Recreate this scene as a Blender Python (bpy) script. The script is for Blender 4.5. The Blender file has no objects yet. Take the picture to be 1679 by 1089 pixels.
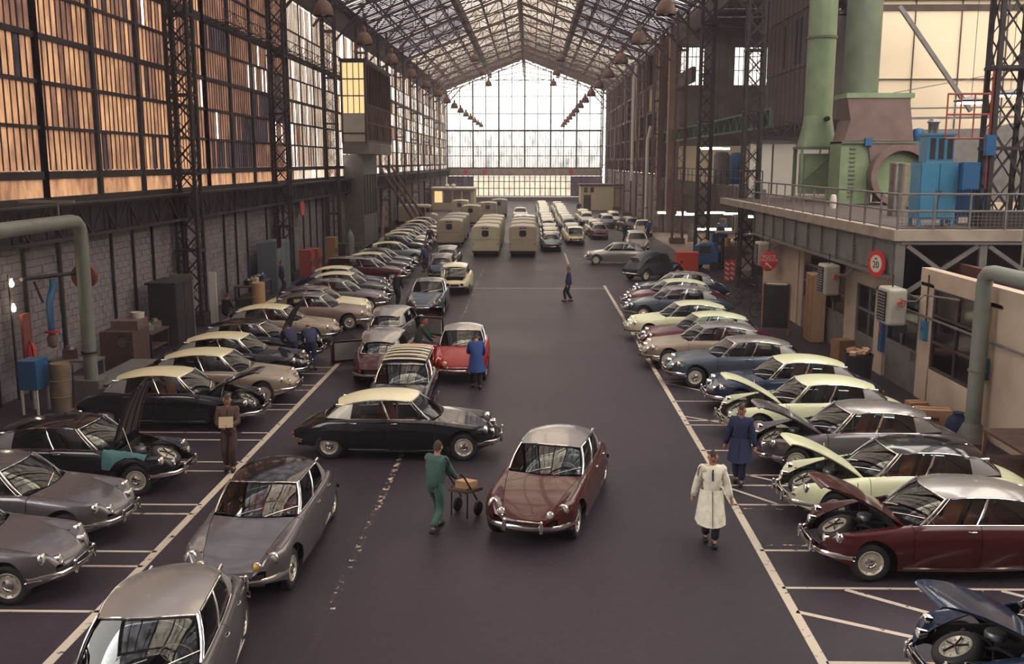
import bpy, bmesh, math, random
from mathutils import Vector, Matrix
# ------------------------------------------------------------------ camera, sky, exposure
SC = bpy.context.scene
SC.view_settings.view_transform = 'Standard'; SC.view_settings.look = 'None'; SC.view_settings.gamma = 1; SC.view_settings.use_curve_mapping = False
SC.view_settings.exposure = 1.05
SC.cycles.use_denoising = True; SC.cycles.max_bounces = 7; SC.cycles.diffuse_bounces = 3; SC.cycles.glossy_bounces = 3
SC.cycles.transmission_bounces = 4; SC.cycles.transparent_max_bounces = 24; SC.cycles.sample_clamp_indirect = 4; SC.cycles.caustics_reflective = False; SC.cycles.caustics_refractive = False
cam = bpy.data.objects.new('camera', bpy.data.cameras.new('camera')); bpy.context.scene.collection.objects.link(cam); SC.camera = cam
cam.data.sensor_width = 36; cam.data.lens = 36 * 1600 / 1679; cam.data.clip_end = 600
cam.location = (0, 0, 6.8); cam.rotation_euler = (math.radians(90 - 9.874), 0, math.radians(1.076))
W = bpy.data.worlds.new('sky'); SC.world = W; W.use_nodes = True
_nt = W.node_tree; _bg = _nt.nodes['Background']
_tc = _nt.nodes.new('ShaderNodeTexCoord'); _sx = _nt.nodes.new('ShaderNodeSeparateXYZ'); _rp = _nt.nodes.new('ShaderNodeValToRGB')
_nt.links.new(_tc.outputs['Generated'], _sx.inputs[0]); _nt.links.new(_sx.outputs['Z'], _rp.inputs[0]); _nt.links.new(_rp.outputs[0], _bg.inputs[0])
_rp.color_ramp.elements[0].position = 0.0; _rp.color_ramp.elements[0].color = (.34, .32, .31, 1)
_rp.color_ramp.elements[1].position = .03; _rp.color_ramp.elements[1].color = (1, .95, .90, 1)
_bg.inputs[1].default_value = 3.4
# ------------------------------------------------------------------ helpers
COL = bpy.context.scene.collection
PI = math.pi
def V(*a): return Vector(a)
def lerp(a, b, t): return a + (b - a) * t
def interp(tab, x):
    """smooth (Catmull-Rom / Hermite) interpolation of a sorted table of (x, y)"""
    if x <= tab[0][0]: return tab[0][1]
    if x >= tab[-1][0]: return tab[-1][1]
    for i in range(len(tab) - 1):
        if x <= tab[i + 1][0]:
            x0, y0 = tab[i]; x1, y1 = tab[i + 1]
            h = x1 - x0; t = (x - x0) / h; d = (y1 - y0) / h
            m0 = ((y1 - tab[i - 1][1]) / (x1 - tab[i - 1][0])) if i > 0 else d
            m1 = ((tab[i + 2][1] - y0) / (tab[i + 2][0] - x0)) if i + 2 < len(tab) else d
            t2 = t * t; t3 = t2 * t
            return (2*t3-3*t2+1)*y0 + (t3-2*t2+t)*h*m0 + (-2*t3+3*t2)*y1 + (t3-t2)*h*m1

class MB:
    """collects shapes and links them as ONE mesh object"""
    def __init__(s): s.v = []; s.f = []
    def add(s, vs, fs):
        o = len(s.v); s.v += [tuple(p) for p in vs]; s.f += [tuple(i + o for i in f) for f in fs]; return s
    def box(s, c, d, rz=0, ry=0, rx=0):
        hx, hy, hz = d[0]/2, d[1]/2, d[2]/2
        vs = [Vector((x, y, z)) for x in (-hx, hx) for y in (-hy, hy) for z in (-hz, hz)]
        if rz or ry or rx:
            m = Matrix.Rotation(rz, 3, 'Z') @ Matrix.Rotation(ry, 3, 'Y') @ Matrix.Rotation(rx, 3, 'X')
            vs = [m @ p for p in vs]
        c = Vector(c)
        return s.add([p + c for p in vs], [(0,1,3,2),(4,6,7,5),(0,4,5,1),(2,3,7,6),(0,2,6,4),(1,5,7,3)])
    def bar(s, a, b, w, h=None, up=(0,0,1)):
        """rectangular bar from a to b"""
        a = Vector(a); b = Vector(b); h = h or w; d = (b - a)
        if d.length < 1e-6: return s
        d.normalize(); up = Vector(up)
        if abs(d.dot(up)) > .98: up = Vector((0,1,0)) if abs(d.y) < .9 else Vector((1,0,0))
        r = d.cross(up).normalized(); u = r.cross(d)
        vs = [p + r*x*w/2 + u*y*h/2 for p in (a, b) for x, y in ((-1,-1),(1,-1),(1,1),(-1,1))]
        return s.add(vs, [(0,1,2,3),(7,6,5,4),(0,4,5,1),(1,5,6,2),(2,6,7,3),(3,7,4,0)])
    def tube(s, pts, r, n=8, caps=True, ref=None):
        """round tube along points, r may be a list"""
        pts = [Vector(p) for p in pts]; m = len(pts)
        rs = r if isinstance(r, (list, tuple)) else [r] * m
        vs = []; u = Vector(ref) if ref else None
        for i, p in enumerate(pts):
            d = (pts[min(i+1, m-1)] - pts[max(i-1, 0)]).normalized()
            if u is None:
                u = Vector((0,0,1)) if abs(d.z) < .9 else Vector((1,0,0))
            u = (u - d * u.dot(d)).normalized(); w = d.cross(u)
            for k in range(n):
                a = 2*PI*k/n; vs.append(p + (u*math.cos(a) + w*math.sin(a)) * rs[i])
        fs = [(i*n+k, i*n+(k+1)%n, (i+1)*n+(k+1)%n, (i+1)*n+k) for i in range(m-1) for k in range(n)]
        if caps: fs += [tuple(range(n))[::-1], tuple((m-1)*n + k for k in range(n))]
        return s.add(vs, fs)
    def lathe(s, prof, c=(0,0,0), axis='Z', n=16, sy=1, caps=False):
        """prof: (radius, height) along axis"""
        vs = []
        for r, h in prof:
            for k in range(n):
                a = 2*PI*k/n; p = (r*math.cos(a), r*math.sin(a)*sy, h)
                if axis == 'X': p = (p[2], p[0], p[1])
                elif axis == 'Y': p = (p[1], p[2], p[0])
                vs.append((p[0]+c[0], p[1]+c[1], p[2]+c[2]))
        m = len(prof)
        fs = [(i*n+k, i*n+(k+1)%n, (i+1)*n+(k+1)%n, (i+1)*n+k) for i in range(m-1) for k in range(n)]
        if caps: fs += [tuple(range(n))[::-1], tuple((m-1)*n + k for k in range(n))]
        return s.add(vs, fs)
    def grid(s, rows, flip=False, close=False):
        """rows of points -> quads"""
        n = len(rows[0]); vs = [p for r in rows for p in r]
        fs = []
        for i in range(len(rows)-1):
            for k in range(n if close else n-1):
                q = (i*n+k, i*n+(k+1)%n, (i+1)*n+(k+1)%n, (i+1)*n+k)
                fs.append(q[::-1] if flip else q)
        return s.add(vs, fs)
    def prism(s, poly, a, b, axis='Y'):
        """extrude a 2D polygon between a and b along an axis"""
        n = len(poly)
        def P(u, w, t):
            return (u, t, w) if axis == 'Y' else ((t, u, w) if axis == 'X' else (u, w, t))
        vs = [P(u, w, a) for u, w in poly] + [P(u, w, b) for u, w in poly]
        fs = [tuple(range(n)), tuple(range(n, 2*n))[::-1]] + [(k, k+n, (k+1)%n+n, (k+1)%n) for k in range(n)]
        return s.add(vs, fs)
    def mirror_y(s):
        return s.add([(x, -y, z) for x, y, z in s.v], [f[::-1] for f in s.f])
    def mesh(s, name, thick=0, smooth=40, fix=False, weld=0):
        me = bpy.data.meshes.new(name); me.from_pydata(s.v, [], s.f)
        if fix or thick or weld:
            bm = bmesh.new(); bm.from_mesh(me)
            if weld: bmesh.ops.remove_doubles(bm, verts=bm.verts, dist=weld)
            bmesh.ops.recalc_face_normals(bm, faces=bm.faces)
            if thick: bmesh.ops.solidify(bm, geom=bm.faces[:], thickness=thick)
            bm.to_mesh(me); bm.free()
        if smooth:
            me.shade_smooth()
            if smooth < 180: me.set_sharp_from_angle(angle=math.radians(smooth))
        me.update(); return me
    def build(s, name, m, parent=None, loc=(0,0,0), thick=0, smooth=40, fix=True, weld=0):
        return place(s.mesh(name, thick, smooth, fix, weld), name, m, parent, loc)

def place(me, name, m, parent=None, loc=(0,0,0), rot=(0,0,0)):
    """an object from (possibly shared) mesh data, its material on the object"""
    o = bpy.data.objects.new(name, me); COL.objects.link(o)
    o.location = loc; o.rotation_euler = rot
    if parent: o.parent = parent
    if m is not None:
        if not me.materials: me.materials.append(m)
        else:
            o.material_slots[0].link = 'OBJECT'
            o.material_slots[0].material = m
    return o
def tag(o, label=None, cat=None, group=None, kind=None):
    if label: o['label'] = label
    if cat: o['category'] = cat
    if group: o['group'] = group
    if kind: o['kind'] = kind
    return o
def thing(name, label, cat, loc=(0,0,0), rz=0, group=None, kind=None):
    o = bpy.data.objects.new(name, None); COL.objects.link(o)
    o.location = loc; o.rotation_euler = (0, 0, rz); o.empty_display_size = .2
    return tag(o, label, cat, group, kind)
def struct(name, mb, m, label=None, parent=None, **k):
    o = mb.build(name, m, parent, **k)
    if not parent: o['kind'] = 'structure'
    if label: o['label'] = label
    return o
def kids(o):
    return [c for c in o.children]
def copy_tree(o, parent=None):
    c = o.copy(); COL.objects.link(c); c.parent = parent
    for ch in o.children: copy_tree(ch, c)
    return c
def set_mat(o, m):
    o.material_slots[0].link = 'OBJECT'; o.material_slots[0].material = m

# ------------------------------------------------------------------ materials
def new_mat(name):
    m = bpy.data.materials.new(name); m.use_nodes = True
    nt = m.node_tree; b = nt.nodes['Principled BSDF']; return m, nt, b
def ND(nt, typ, **k):
    n = nt.nodes.new(typ)
    for a, v in k.items(): setattr(n, a, v)
    return n
def mat(name, col, rough=.6, metal=0, spec=.5, coat=0, var=0, vscale=3, bump=0, bscale=20, col2=None, coords='Object', stretch=None, emit=0):
    """principled with optional object-space colour variation and fine relief"""
    m, nt, b = new_mat(name)
    b.inputs['Base Color'].default_value = (*col, 1); b.inputs['Roughness'].default_value = rough
    b.inputs['Metallic'].default_value = metal; b.inputs['Specular IOR Level'].default_value = spec
    if coat: b.inputs['Coat Weight'].default_value = coat; b.inputs['Coat Roughness'].default_value = .03
    if emit:
        b.inputs['Emission Color'].default_value = (*col, 1); b.inputs['Emission Strength'].default_value = emit
    if var or bump:
        tc = ND(nt, 'ShaderNodeTexCoord'); src = tc.outputs[coords]
        if stretch:
            mp = ND(nt, 'ShaderNodeMapping'); mp.inputs['Scale'].default_value = stretch
            nt.links.new(src, mp.inputs[0]); src = mp.outputs[0]
    if var:
        n = ND(nt, 'ShaderNodeTexNoise'); n.inputs['Scale'].default_value = vscale; n.inputs['Detail'].default_value = 4
        nt.links.new(src, n.inputs['Vector'])
        r = ND(nt, 'ShaderNodeValToRGB'); r.color_ramp.elements[0].position = .32; r.color_ramp.elements[1].position = .68
        c2 = col2 or tuple(c * (1 - var) for c in col)
        r.color_ramp.elements[0].color = (*c2, 1); r.color_ramp.elements[1].color = (*col, 1)
        nt.links.new(n.outputs[0], r.inputs[0]); nt.links.new(r.outputs[0], b.inputs['Base Color'])
    if bump:
        n = ND(nt, 'ShaderNodeTexNoise'); n.inputs['Scale'].default_value = bscale
        bp = ND(nt, 'ShaderNodeBump'); bp.inputs['Strength'].default_value = bump; bp.inputs['Distance'].default_value = .02
        nt.links.new(src, n.inputs['Vector']); nt.links.new(n.outputs[0], bp.inputs['Height']); nt.links.new(bp.outputs[0], b.inputs['Normal'])
    return m
def glass_mat(name, tint, refl=.08, rough=.02):
    """thin clear sheet: tinted see-through plus a mirror layer that grows at grazing angles"""
    m = bpy.data.materials.new(name); m.use_nodes = True; nt = m.node_tree; nt.nodes.clear()
    out = ND(nt, 'ShaderNodeOutputMaterial'); mix = ND(nt, 'ShaderNodeMixShader')
    t = ND(nt, 'ShaderNodeBsdfTransparent'); t.inputs[0].default_value = (*tint, 1)
    g = ND(nt, 'ShaderNodeBsdfGlossy'); g.inputs['Roughness'].default_value = rough
    fr = ND(nt, 'ShaderNodeFresnel'); fr.inputs[0].default_value = 1.5
    ma = ND(nt, 'ShaderNodeMath', operation='ADD'); ma.inputs[1].default_value = refl; ma.use_clamp = True
    nt.links.new(fr.outputs[0], ma.inputs[0]); nt.links.new(ma.outputs[0], mix.inputs[0])
    nt.links.new(t.outputs[0], mix.inputs[1]); nt.links.new(g.outputs[0], mix.inputs[2]); nt.links.new(mix.outputs[0], out.inputs[0])
    return m
MT = {}
def paint(name, c, metal=0, rough=.22, coat=.3, spec=.3): MT[name] = mat('paint_' + name, c, rough, metal, spec, coat)
paint('grey', (.135,.124,.134), .5, .20); paint('silver', (.30,.28,.27), .55, .24); paint('black', (.008,.008,.011), 0, .12)
paint('navy', (.012,.022,.05), 0, .15); paint('blue_grey', (.055,.075,.10), .25, .25); paint('beige', (.30,.245,.19), .3, .28)
paint('maroon', (.052,.008,.008), 0, .18); paint('plum', (.085,.016,.032), .1, .2); paint('red', (.25,.004,.006), 0, .24, coat=.1, spec=.18)
paint('ivory', (.72,.66,.44), 0, .3); paint('pale', (.66,.68,.46), 0, .3); paint('slate', (.14,.165,.19), .2, .3); paint('bronze', (.24,.18,.15), .3, .28)
paint('white', (.72,.69,.60), 0, .3)
MT['lining'] = mat('lining', (.05,.04,.04), .6); MT['chrome'] = mat('chrome', (.78,.77,.75), .10, 1); MT['rubber'] = mat('rubber', (.012,.012,.013), .7)
MT['rim'] = mat('rim', (.52,.48,.40), .4, .3); MT['dark'] = mat('dark', (.010,.010,.011), .8); MT['panel_grey'] = mat('panel_grey', (.32,.31,.31), .45, .3)
MT['seat_dark'] = mat('seat_dark', (.035,.03,.035), .8); MT['seat_red'] = mat('seat_red', (.26,.028,.018), .8); MT['seat_orange'] = mat('seat_orange', (.33,.085,.03), .8)
MT['cream'] = mat('cream', (.62,.55,.40), .5); MT['car_glass'] = glass_mat('car_glass', (.80,.84,.84), .0)
MT['lamp_clear'] = mat('lamp_clear', (.70,.68,.60), .08, .4, coat=1); MT['lamp_yellow'] = mat('lamp_yellow', (.80,.50,.10), .08, .2, coat=1)
MT['amber'] = mat('amber', (.6,.2,.03), .2); MT['tail_red'] = mat('tail_red', (.35,.02,.01), .2, coat=1)
MT['engine'] = mat('engine', (.03,.032,.035), .45, .4, var=.6, vscale=9); MT['engine_light'] = mat('engine_light', (.28,.28,.29), .4, .6, var=.5, vscale=8); MT['engine_green'] = mat('engine_green', (.05,.12,.11), .4)
# ------------------------------------------------------------------ the streamlined saloon car
CAR_L = 4.84; AX_F = .80; AX_R = 3.925; NOSE = 2.3625          # nose tip at x = +NOSE, front axle x = +1.5625
T_w  = [(0,.60),(.08,.69),(.2,.79),(.45,.865),(.9,.895),(1.5,.895),(2.5,.88),(3.2,.845),(3.8,.785),(4.3,.70),(4.65,.60),(4.84,.47)]
T_zf = [(0,.57),(.05,.67),(.12,.765),(.22,.805),(.5,.835),(.8,.86),(1.2,.905),(1.6,.94),(2.5,.95),(3.3,.935),(3.8,.895),(4.2,.83),(4.6,.715),(4.84,.60)]
T_yf = [(0,.52),(.1,.61),(.3,.685),(.6,.715),(1.2,.745),(1.6,.765),(2.5,.765),(3.3,.72),(4.0,.625),(4.5,.50),(4.84,.38)]
T_zc = [(0,.50),(.05,.545),(.15,.60),(.35,.69),(.6,.78),(.9,.865),(1.2,.935),(1.45,.985),(1.8,1.0),(3.6,1.0),(4.0,.985),(4.2,.945),(4.45,.85),(4.7,.71),(4.84,.61)]
T_yv = [(0,.40),(.2,.45),(.4,.50),(.7,.56),(1.1,.64),(1.5,.71),(1.7,.725),(2.5,.725),(3.3,.68),(3.9,.60),(4.3,.51),(4.84,.30)]
T_zv = [(0,.50),(.1,.58),(.2,.63),(.4,.715),(.7,.80),(1.1,.89),(1.5,.945),(1.8,.955),(2.5,.962),(3.3,.95),(3.9,.92),(4.3,.85),(4.6,.745),(4.84,.61)]
T_zb = [(0,.36),(.25,.31),(.4,.27),(1.25,.22),(3.3,.22),(4.35,.30),(4.6,.36),(4.84,.43)]
def car_zb(s):
    z = interp(T_zb, s)
    d = abs(s - AX_F)
    if d < .415: z = max(z, .33 + math.sqrt(.415**2 - d*d))
    d = abs(s - AX_R)
    if d < .40: z = max(z, .25 + .22*math.sqrt(1 - (d/.40)**2))
    return z
def car_x(s, y):
    return NOSE - s - .30*(abs(y)/.9)**2*max(0, 1 - s/.9)**1.5 + .20*(abs(y)/.9)**2*max(0, (s-4.2)/.64)**1.5
def side_pt(s, t):
    """t 0 at the seam with bonnet / window line / boot, .12..  crown, 1 at the lower edge"""
    yv, zv = interp(T_yv, s), interp(T_zv, s); yf, zf = interp(T_yf, s), interp(T_zf, s); w = interp(T_w, s)
    zf = max(zf, zv + .002) if s > 1.5 else zf
    if t <= .2:
        u = t/.2; k = u*u*(3-2*u) if s < 1.5 else math.sin(u*PI/2)
        return Vector((car_x(s, lerp(yv, yf, u)), lerp(yv, yf, u), lerp(zv, zf, k)))
    u = (t-.2)/.8; zb = car_zb(s); z = zf - (zf - zb)*u**1.45; zm = .56
    if z >= zm:
        q = (z - zm)/(zf - zm); y = yf + (w - yf)*math.sqrt(max(0, 1 - q**2.1))
    else:
        y = w - .10*((zm - z)/zm)**2
    return Vector((car_x(s, y), y, z))
def centre_pt(s, b):
    yv, zv = interp(T_yv, s), interp(T_zv, s); zc = interp(T_zc, s)
    y = b*yv
    return Vector((car_x(s, y), y, zc + (zv - zc)*abs(b)**2.0))
def srange(a, b, step=.08):
    n = max(1, round((b-a)/step)); return [a + (b-a)*i/n for i in range(n+1)]
def stations(a, b):
    """denser stations around the wheel openings"""
    s = set(srange(a, b, .09))
    for c, r in ((AX_F, .415), (AX_R, .40)):
        for k in range(0, 15):
            q = c + r*math.cos(PI*k/14)
            if a < q < b: s.add(q)
        s = {q for q in s if not (abs(q-c) < r and min(abs(q-(c+r*math.cos(PI*k/14))) for k in range(15)) > 1e-6) or q in (a, b)}
    return sorted(s)
def side_panel(a, b, sg, t0=0, t1=1, n=14):
    mb = MB(); ts = [t0 + (t1-t0)*i/n for i in range(n+1)]
    rows = []
    for s in stations(a, b):
        r = [side_pt(s, t) for t in ts]
        rows.append([(p.x, p.y*sg, p.z) for p in r])
    mb.grid(rows, flip=sg > 0); return mb
W_S0, W_S1 = 1.62, 3.52     # window line along the belt
def belt_pt(s):
    p = side_pt(max(s, 1.5), 0); return Vector((NOSE - s, p.y - .01, p.z - .005))
def rail_pt(s):             # roof edge, above the side windows
    y = interp([(1.9,.575),(2.3,.605),(2.9,.60),(3.3,.565),(3.6,.50),(3.85,.42)], s)
    z = interp([(1.9,1.345),(2.3,1.39),(2.7,1.395),(3.0,1.375),(3.4,1.305),(3.7,1.225),(3.85,1.19)], s)
    return Vector((NOSE - s, y, z))
def gh_pt(u, v):
    """greenhouse side: u along (0 windscreen pillar .. 1 rear edge of the rear side window), v up"""
    b = belt_pt(lerp(1.60, 3.50, u)); r = rail_pt(lerp(2.03, 3.42, u))
    p = b.lerp(r, v); p.y += .025*math.sin(PI*v); return p
def ws_pt(u, v):            # windscreen, u -1..1
    bs = 1.33 + .27*abs(u)**2.2; by = .69*u; bz = .985 - .035*u*u
    ts = 1.90 + .13*abs(u)**2.2; ty = .565*u; tz = 1.385 - .045*abs(u)**3
    x = lerp(NOSE-bs, NOSE-ts, v); y = lerp(by, ty, v); z = lerp(bz, tz, v) + .02*math.sin(PI*v)
    return Vector((x + .015*math.sin(PI*v), y, z))
def rw_pt(u, v, wagon=False):   # rear window
    if wagon:
        return Vector((NOSE - 4.62 + .16*v - .05*(1-u*u)*0, lerp(.56, .52, v)*u, lerp(.93, 1.36, v)))
    bs = 4.13 - .12*u*u; ts = 3.72 - .05*u*u
    return Vector((NOSE - lerp(bs, ts, v), lerp(.53, .43, v)*u, lerp(.965 - .02*u*u, 1.285 - .045*u*u, v) + .03*math.sin(PI*v)))
def roof_pt(s, b, wagon=False):
    """b -1..1 across"""
    if wagon:
        y = interp([(1.88,.57),(2.3,.605),(4.0,.60),(4.5,.56),(4.52,.55)], s); ze = interp([(1.88,1.345),(2.3,1.39),(3.0,1.42),(4.0,1.43),(4.5,1.39)], s)
        zc = interp([(1.88,1.385),(2.2,1.45),(2.7,1.49),(3.6,1.50),(4.5,1.44)], s)
    else:
        p = rail_pt(s); y, ze = p.y, p.z
        zc = interp([(1.88,1.385),(2.1,1.425),(2.4,1.455),(2.75,1.468),(3.1,1.45),(3.4,1.40),(3.6,1.345),(3.75,1.295),(3.85,1.25)], s)
    dx = -.13*abs(b)**2.2*max(0, 1-(s-1.88)/.5) + .07*b*b*max(0, (s-3.3)/.5)*(0 if wagon else 1)
    k = 1 - (1 - abs(b)**2.6)
    return Vector((NOSE - s + dx, y*b*1.015, zc + (ze - zc)*k + .012))

CAR_MESHES = {}
def car_meshes(wagon=False):
    key = 'w' if wagon else 's'
    if key in CAR_MESHES: return CAR_MESHES[key]
    M = {}; g = .006
    for sg, n in ((1, 'L'), (-1, 'R')):
        M['fender'+n] = side_panel(.0, 1.46-g, sg).mesh('front_fender', thick=.02, weld=1e-5)
        M['fdoor'+n] = side_panel(1.46+g, 2.55-g, sg).mesh('front_door', thick=.02, weld=1e-5)
        M['rdoor'+n] = side_panel(2.55+g, 3.50-g, sg).mesh('rear_door', thick=.02, weld=1e-5)
        M['wing'+n] = side_panel(3.50+g, 4.84, sg).mesh('rear_fender', thick=.02, weld=1e-5)
        # side windows
        for nm, a, b in (('win1', .05, .475), ('win2', .505, .96)):
            us = [lerp(a, b, i/6) for i in range(7)]
            M[nm+n] = MB().grid([[(p.x, p.y*sg, p.z) for p in (gh_pt(u, v) for v in (.05,.3,.6,.95))] for u in us], flip=sg > 0).mesh('side_window', thick=.005)
        # bright frames round the side windows and the screen pillar
        fr = MB()
        def P(u, v, o=.008): p = gh_pt(u, v); return (p.x, (p.y+o)*sg, p.z)
        fr.tube([P(i/12, .0, .014) for i in range(13)], .011, 6)
        M['belt'+n] = fr.mesh('belt_trim')
        ap = MB(); ap.tube([P(.0, v) for v in (0,.25,.5,.75,1)], .021, 8); M['apillar'+n] = ap.mesh('windscreen_pillar')
        f2 = MB(); f2.tube([P(.045, v) for v in (0,.33,.66,1)], .008, 6); M['vent'+n] = f2.mesh('window_frame')
        bp = MB(); bp.grid([[P(u, v, o) for v in (0,.3,.6,1)] for u, o in ((.475,.002),(.48,.014),(.50,.014),(.505,.002))], flip=sg > 0)
        M['bpillar'+n] = bp.mesh('door_pillar', thick=.01)
        # roof side rail (gutter)
        rl = MB()
        ss = srange(2.03, 4.45 if wagon else 3.66, .12)
        pts = []
        for s in ss:
            p = roof_pt(s, 1, wagon); pts.append((p.x, (p.y+.012)*sg, p.z-.018))
        rl.tube(pts, .014, 6); M['gutter'+n] = rl.mesh('roof_gutter')
        # rear pillar panel
        if wagon:
            q = MB(); rows = []
            for i in range(7):
                t = i/6; b = belt_pt(lerp(3.50, 4.05, t)); b2 = roof_pt(lerp(3.42, 4.45, t), 1, True)
                b.x = NOSE - lerp(3.5, 4.60, t); b.y = lerp(b.y, .575, t**2) if t > 0 else b.y; b.z = lerp(.95, .93, t)
                rows.append([(lerp(b.x, b2.x, v), lerp(b.y, b2.y, v)*sg, lerp(b.z, b2.z-.01, v)) for v in (0,.25,.5,.75,1)])
            q.grid(rows, flip=sg > 0); M['cpanel'+n] = q.mesh('rear_side_panel', thick=.01)
            q = MB(); rows2 = [[(p[0], p[1]+.014*sg, p[2]) for p in r[1:4]] for r in rows[1:6]]
            q.grid(rows2, flip=sg > 0); M['win3'+n] = q.mesh('side_window', thick=.004)
        else:
            q = MB(); rows = []
            for i in range(7):
                t = i/6
                a = gh_pt(lerp(.965, 1, 0), 0)
                b0 = gh_pt(.965, 0); b1 = gh_pt(.965, 1); c0 = rw_pt(1, 0); c1 = rw_pt(1, 1)
                c0.y = .535; c1.y = .45; c1.z -= .01
                lo = b0.lerp(c0, t); hi = b1.lerp(c1, t); lo.y += .035*math.sin(PI*t); hi.y += .02*math.sin(PI*t); hi.z += .02*math.sin(PI*t); lo.z += .01*math.sin(PI*t)
                rows.append([(lo.lerp(hi, v).x, (lo.lerp(hi, v).y + .02*math.sin(PI*v))*sg, lo.lerp(hi, v).z) for v in (0,.25,.5,.75,1)])
            q.grid(rows, flip=sg > 0); M['cpanel'+n] = q.mesh('rear_pillar_panel', thick=.01)
            tr = MB(); e = roof_pt(3.70, 1)
            tr.lathe([(.004,.10),(.014,.09),(.026,.0),(.034,-.10),(.036,-.12),(.0,-.122)], (e.x-.02, (e.y+.0)*sg, e.z-.005), 'X', 10)
            M['trumpet'+n] = tr.mesh('roof_indicator')
        # handles
        for nm, s in (('h1', 2.40), ('h2', 3.33)):
            p = side_pt(s, .36); h = MB(); h.tube([(p.x+.07, (p.y+.012)*sg, p.z), (p.x+.03, (p.y+.035)*sg, p.z), (p.x-.05, (p.y+.03)*sg, p.z), (p.x-.07, (p.y+.01)*sg, p.z)], .011, 6)
            M[nm+n] = h.mesh('door_handle')
        tl = MB(); tl.bar((NOSE-1.30, .865*sg, .275), (NOSE-3.45, .825*sg, .275), .02, .03); M['sill'+n] = tl.mesh('sill_trim')
        # lamps
        lp = MB(); lp.lathe([(.0,-.14),(.07,-.12),(.099,-.04),(.105,.02),(.094,.036),(.086,.030)], (NOSE-.305, .655*sg, .700), 'X', 18); M['lamp'+n] = lp.mesh('headlamp')
        lp = MB(); lp.lathe([(.089,.022),(.06,.042),(.03,.052),(.0,.055)], (NOSE-.305, .655*sg, .700), 'X', 18); M['lens'+n] = lp.mesh('headlamp_lens')
        lp = MB(); lp.lathe([(.0,-.12),(.05,-.10),(.074,-.01),(.080,.016),(.072,.028),(.064,.022)], (NOSE-.145, .45*sg, .625), 'X', 16); M['lamp2'+n] = lp.mesh('driving_lamp')
        lp = MB(); lp.lathe([(.066,.018),(.04,.036),(.0,.042)], (NOSE-.145, .45*sg, .625), 'X', 16); M['lens2'+n] = lp.mesh('driving_lamp_lens')
        it = MB(); p = side_pt(.30, .5); it.lathe([(.0,-.02),(.028,-.01),(.03,.01),(.02,.03),(0,.036)], (NOSE-.42, .76*sg, .56), 'X', 10); M['ind'+n] = it.mesh('indicator')
        tz = MB(); tz.lathe([(.0,-.03),(.04,-.02),(.042,.01),(.03,.025),(.0,.03)], (-(4.84-NOSE)+.02, .43*sg, .55), 'X', 12); M['tail'+n] = tz.mesh('tail_lamp')
    # bonnet, hinge at the screen base; origin there
    H = Vector((NOSE-1.36, 0, .985)); mb = MB(); rows = []
    for i in range(19):
        a = i/18; r = []
        for k in range(-10, 11):
            b = k/10; send = 1.335 + .14*abs(b)**2.2; s = .01 + a*(send-.01)
            p = centre_pt(s, b*.985); r.append(tuple(p - H))
        rows.append(r)
    lip = [(x+.005, y, z-.05) for x, y, z in rows[0]]; rows = [lip] + rows
    mb.grid(rows); M['bonnet'] = mb.mesh('bonnet', thick=.02, smooth=50); M['hinge'] = H
    # front valance between the fenders
    mb = MB(); rows = []
    for z in (.50, .46, .40, .34, .30):
        rows.append([(car_x(0, y)-.02-(.5-z)*.15, y, z) for y in [-.56+.112*k for k in range(11)]])
    mb.grid(rows, flip=True); M['valance'] = mb.mesh('front_valance', thick=.015)
    mb = MB(); mb.box((NOSE-.02, 0, .425), (.04, .52, .085)); M['intake'] = mb.mesh('air_intake')
    # boot
    mb = MB(); rows = []
    for i in range(11):
        a = i/10; r = []
        for k in range(-8, 9):
            b = k/8; s = lerp(4.12 - .10*b*b, 4.84, a) if not wagon else lerp(4.62, 4.84, a)
            p = centre_pt(s, b*.985); r.append(tuple(p))
        rows.append(r)
    rows.append([(x-.01*0, y, .40) for x, y, z in rows[-1]])
    mb.grid(rows, flip=False); M['boot'] = mb.mesh('boot_lid', thick=.015, smooth=50)
    # shelf under the rear window / cowl
    mb = MB()
    for s0, s1 in ((3.40, 4.62 if wagon else 4.15),):
        mb.grid([[tuple(centre_pt(s, b)*1 + Vector((0,0,-.03))) for b in [-1+.25*k for k in range(9)]] for s in srange(s0, s1, .15)])
    M['deck'] = mb.mesh('inner_deck', thick=.01)
    # roof
    s1 = 4.48 if wagon else 3.80
    mb = MB(); rows = [[tuple(roof_pt(s, k/9, wagon)) for k in range(-9, 10)] for s in srange(1.88, s1, .12)]
    mb.grid(rows); M['roof'] = mb.mesh('roof', thick=.02, smooth=60)
    mb = MB(); mb.tube([tuple(ws_pt(-1+k/6, 1.0)+Vector((.012,0,.012))) for k in range(13)], .014, 6)
    M['wstop'] = mb.mesh('windscreen_frame')
    mb = MB(); mb.grid([[tuple(ws_pt(-1+k/6, v)) for k in range(13)] for v in (0,.25,.5,.75,1)], flip=True); M['ws'] = mb.mesh('windscreen', thick=.005)
    mb = MB(); mb.grid([[tuple(rw_pt(-1+k/4, v, wagon)) for k in range(9)] for v in (0,.25,.5,.75,1)]); M['rw'] = mb.mesh('rear_window', thick=.005)
    mb = MB(); mb.tube([tuple(rw_pt(u, v, wagon)) for u, v in [(-1,0),(-.5,0),(0,0),(.5,0),(1,0),(1,.5),(1,1),(.5,1),(0,1),(-.5,1),(-1,1),(-1,.5),(-1,0)]], .012, 6); M['rwframe'] = mb.mesh('rear_window_frame')
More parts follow.
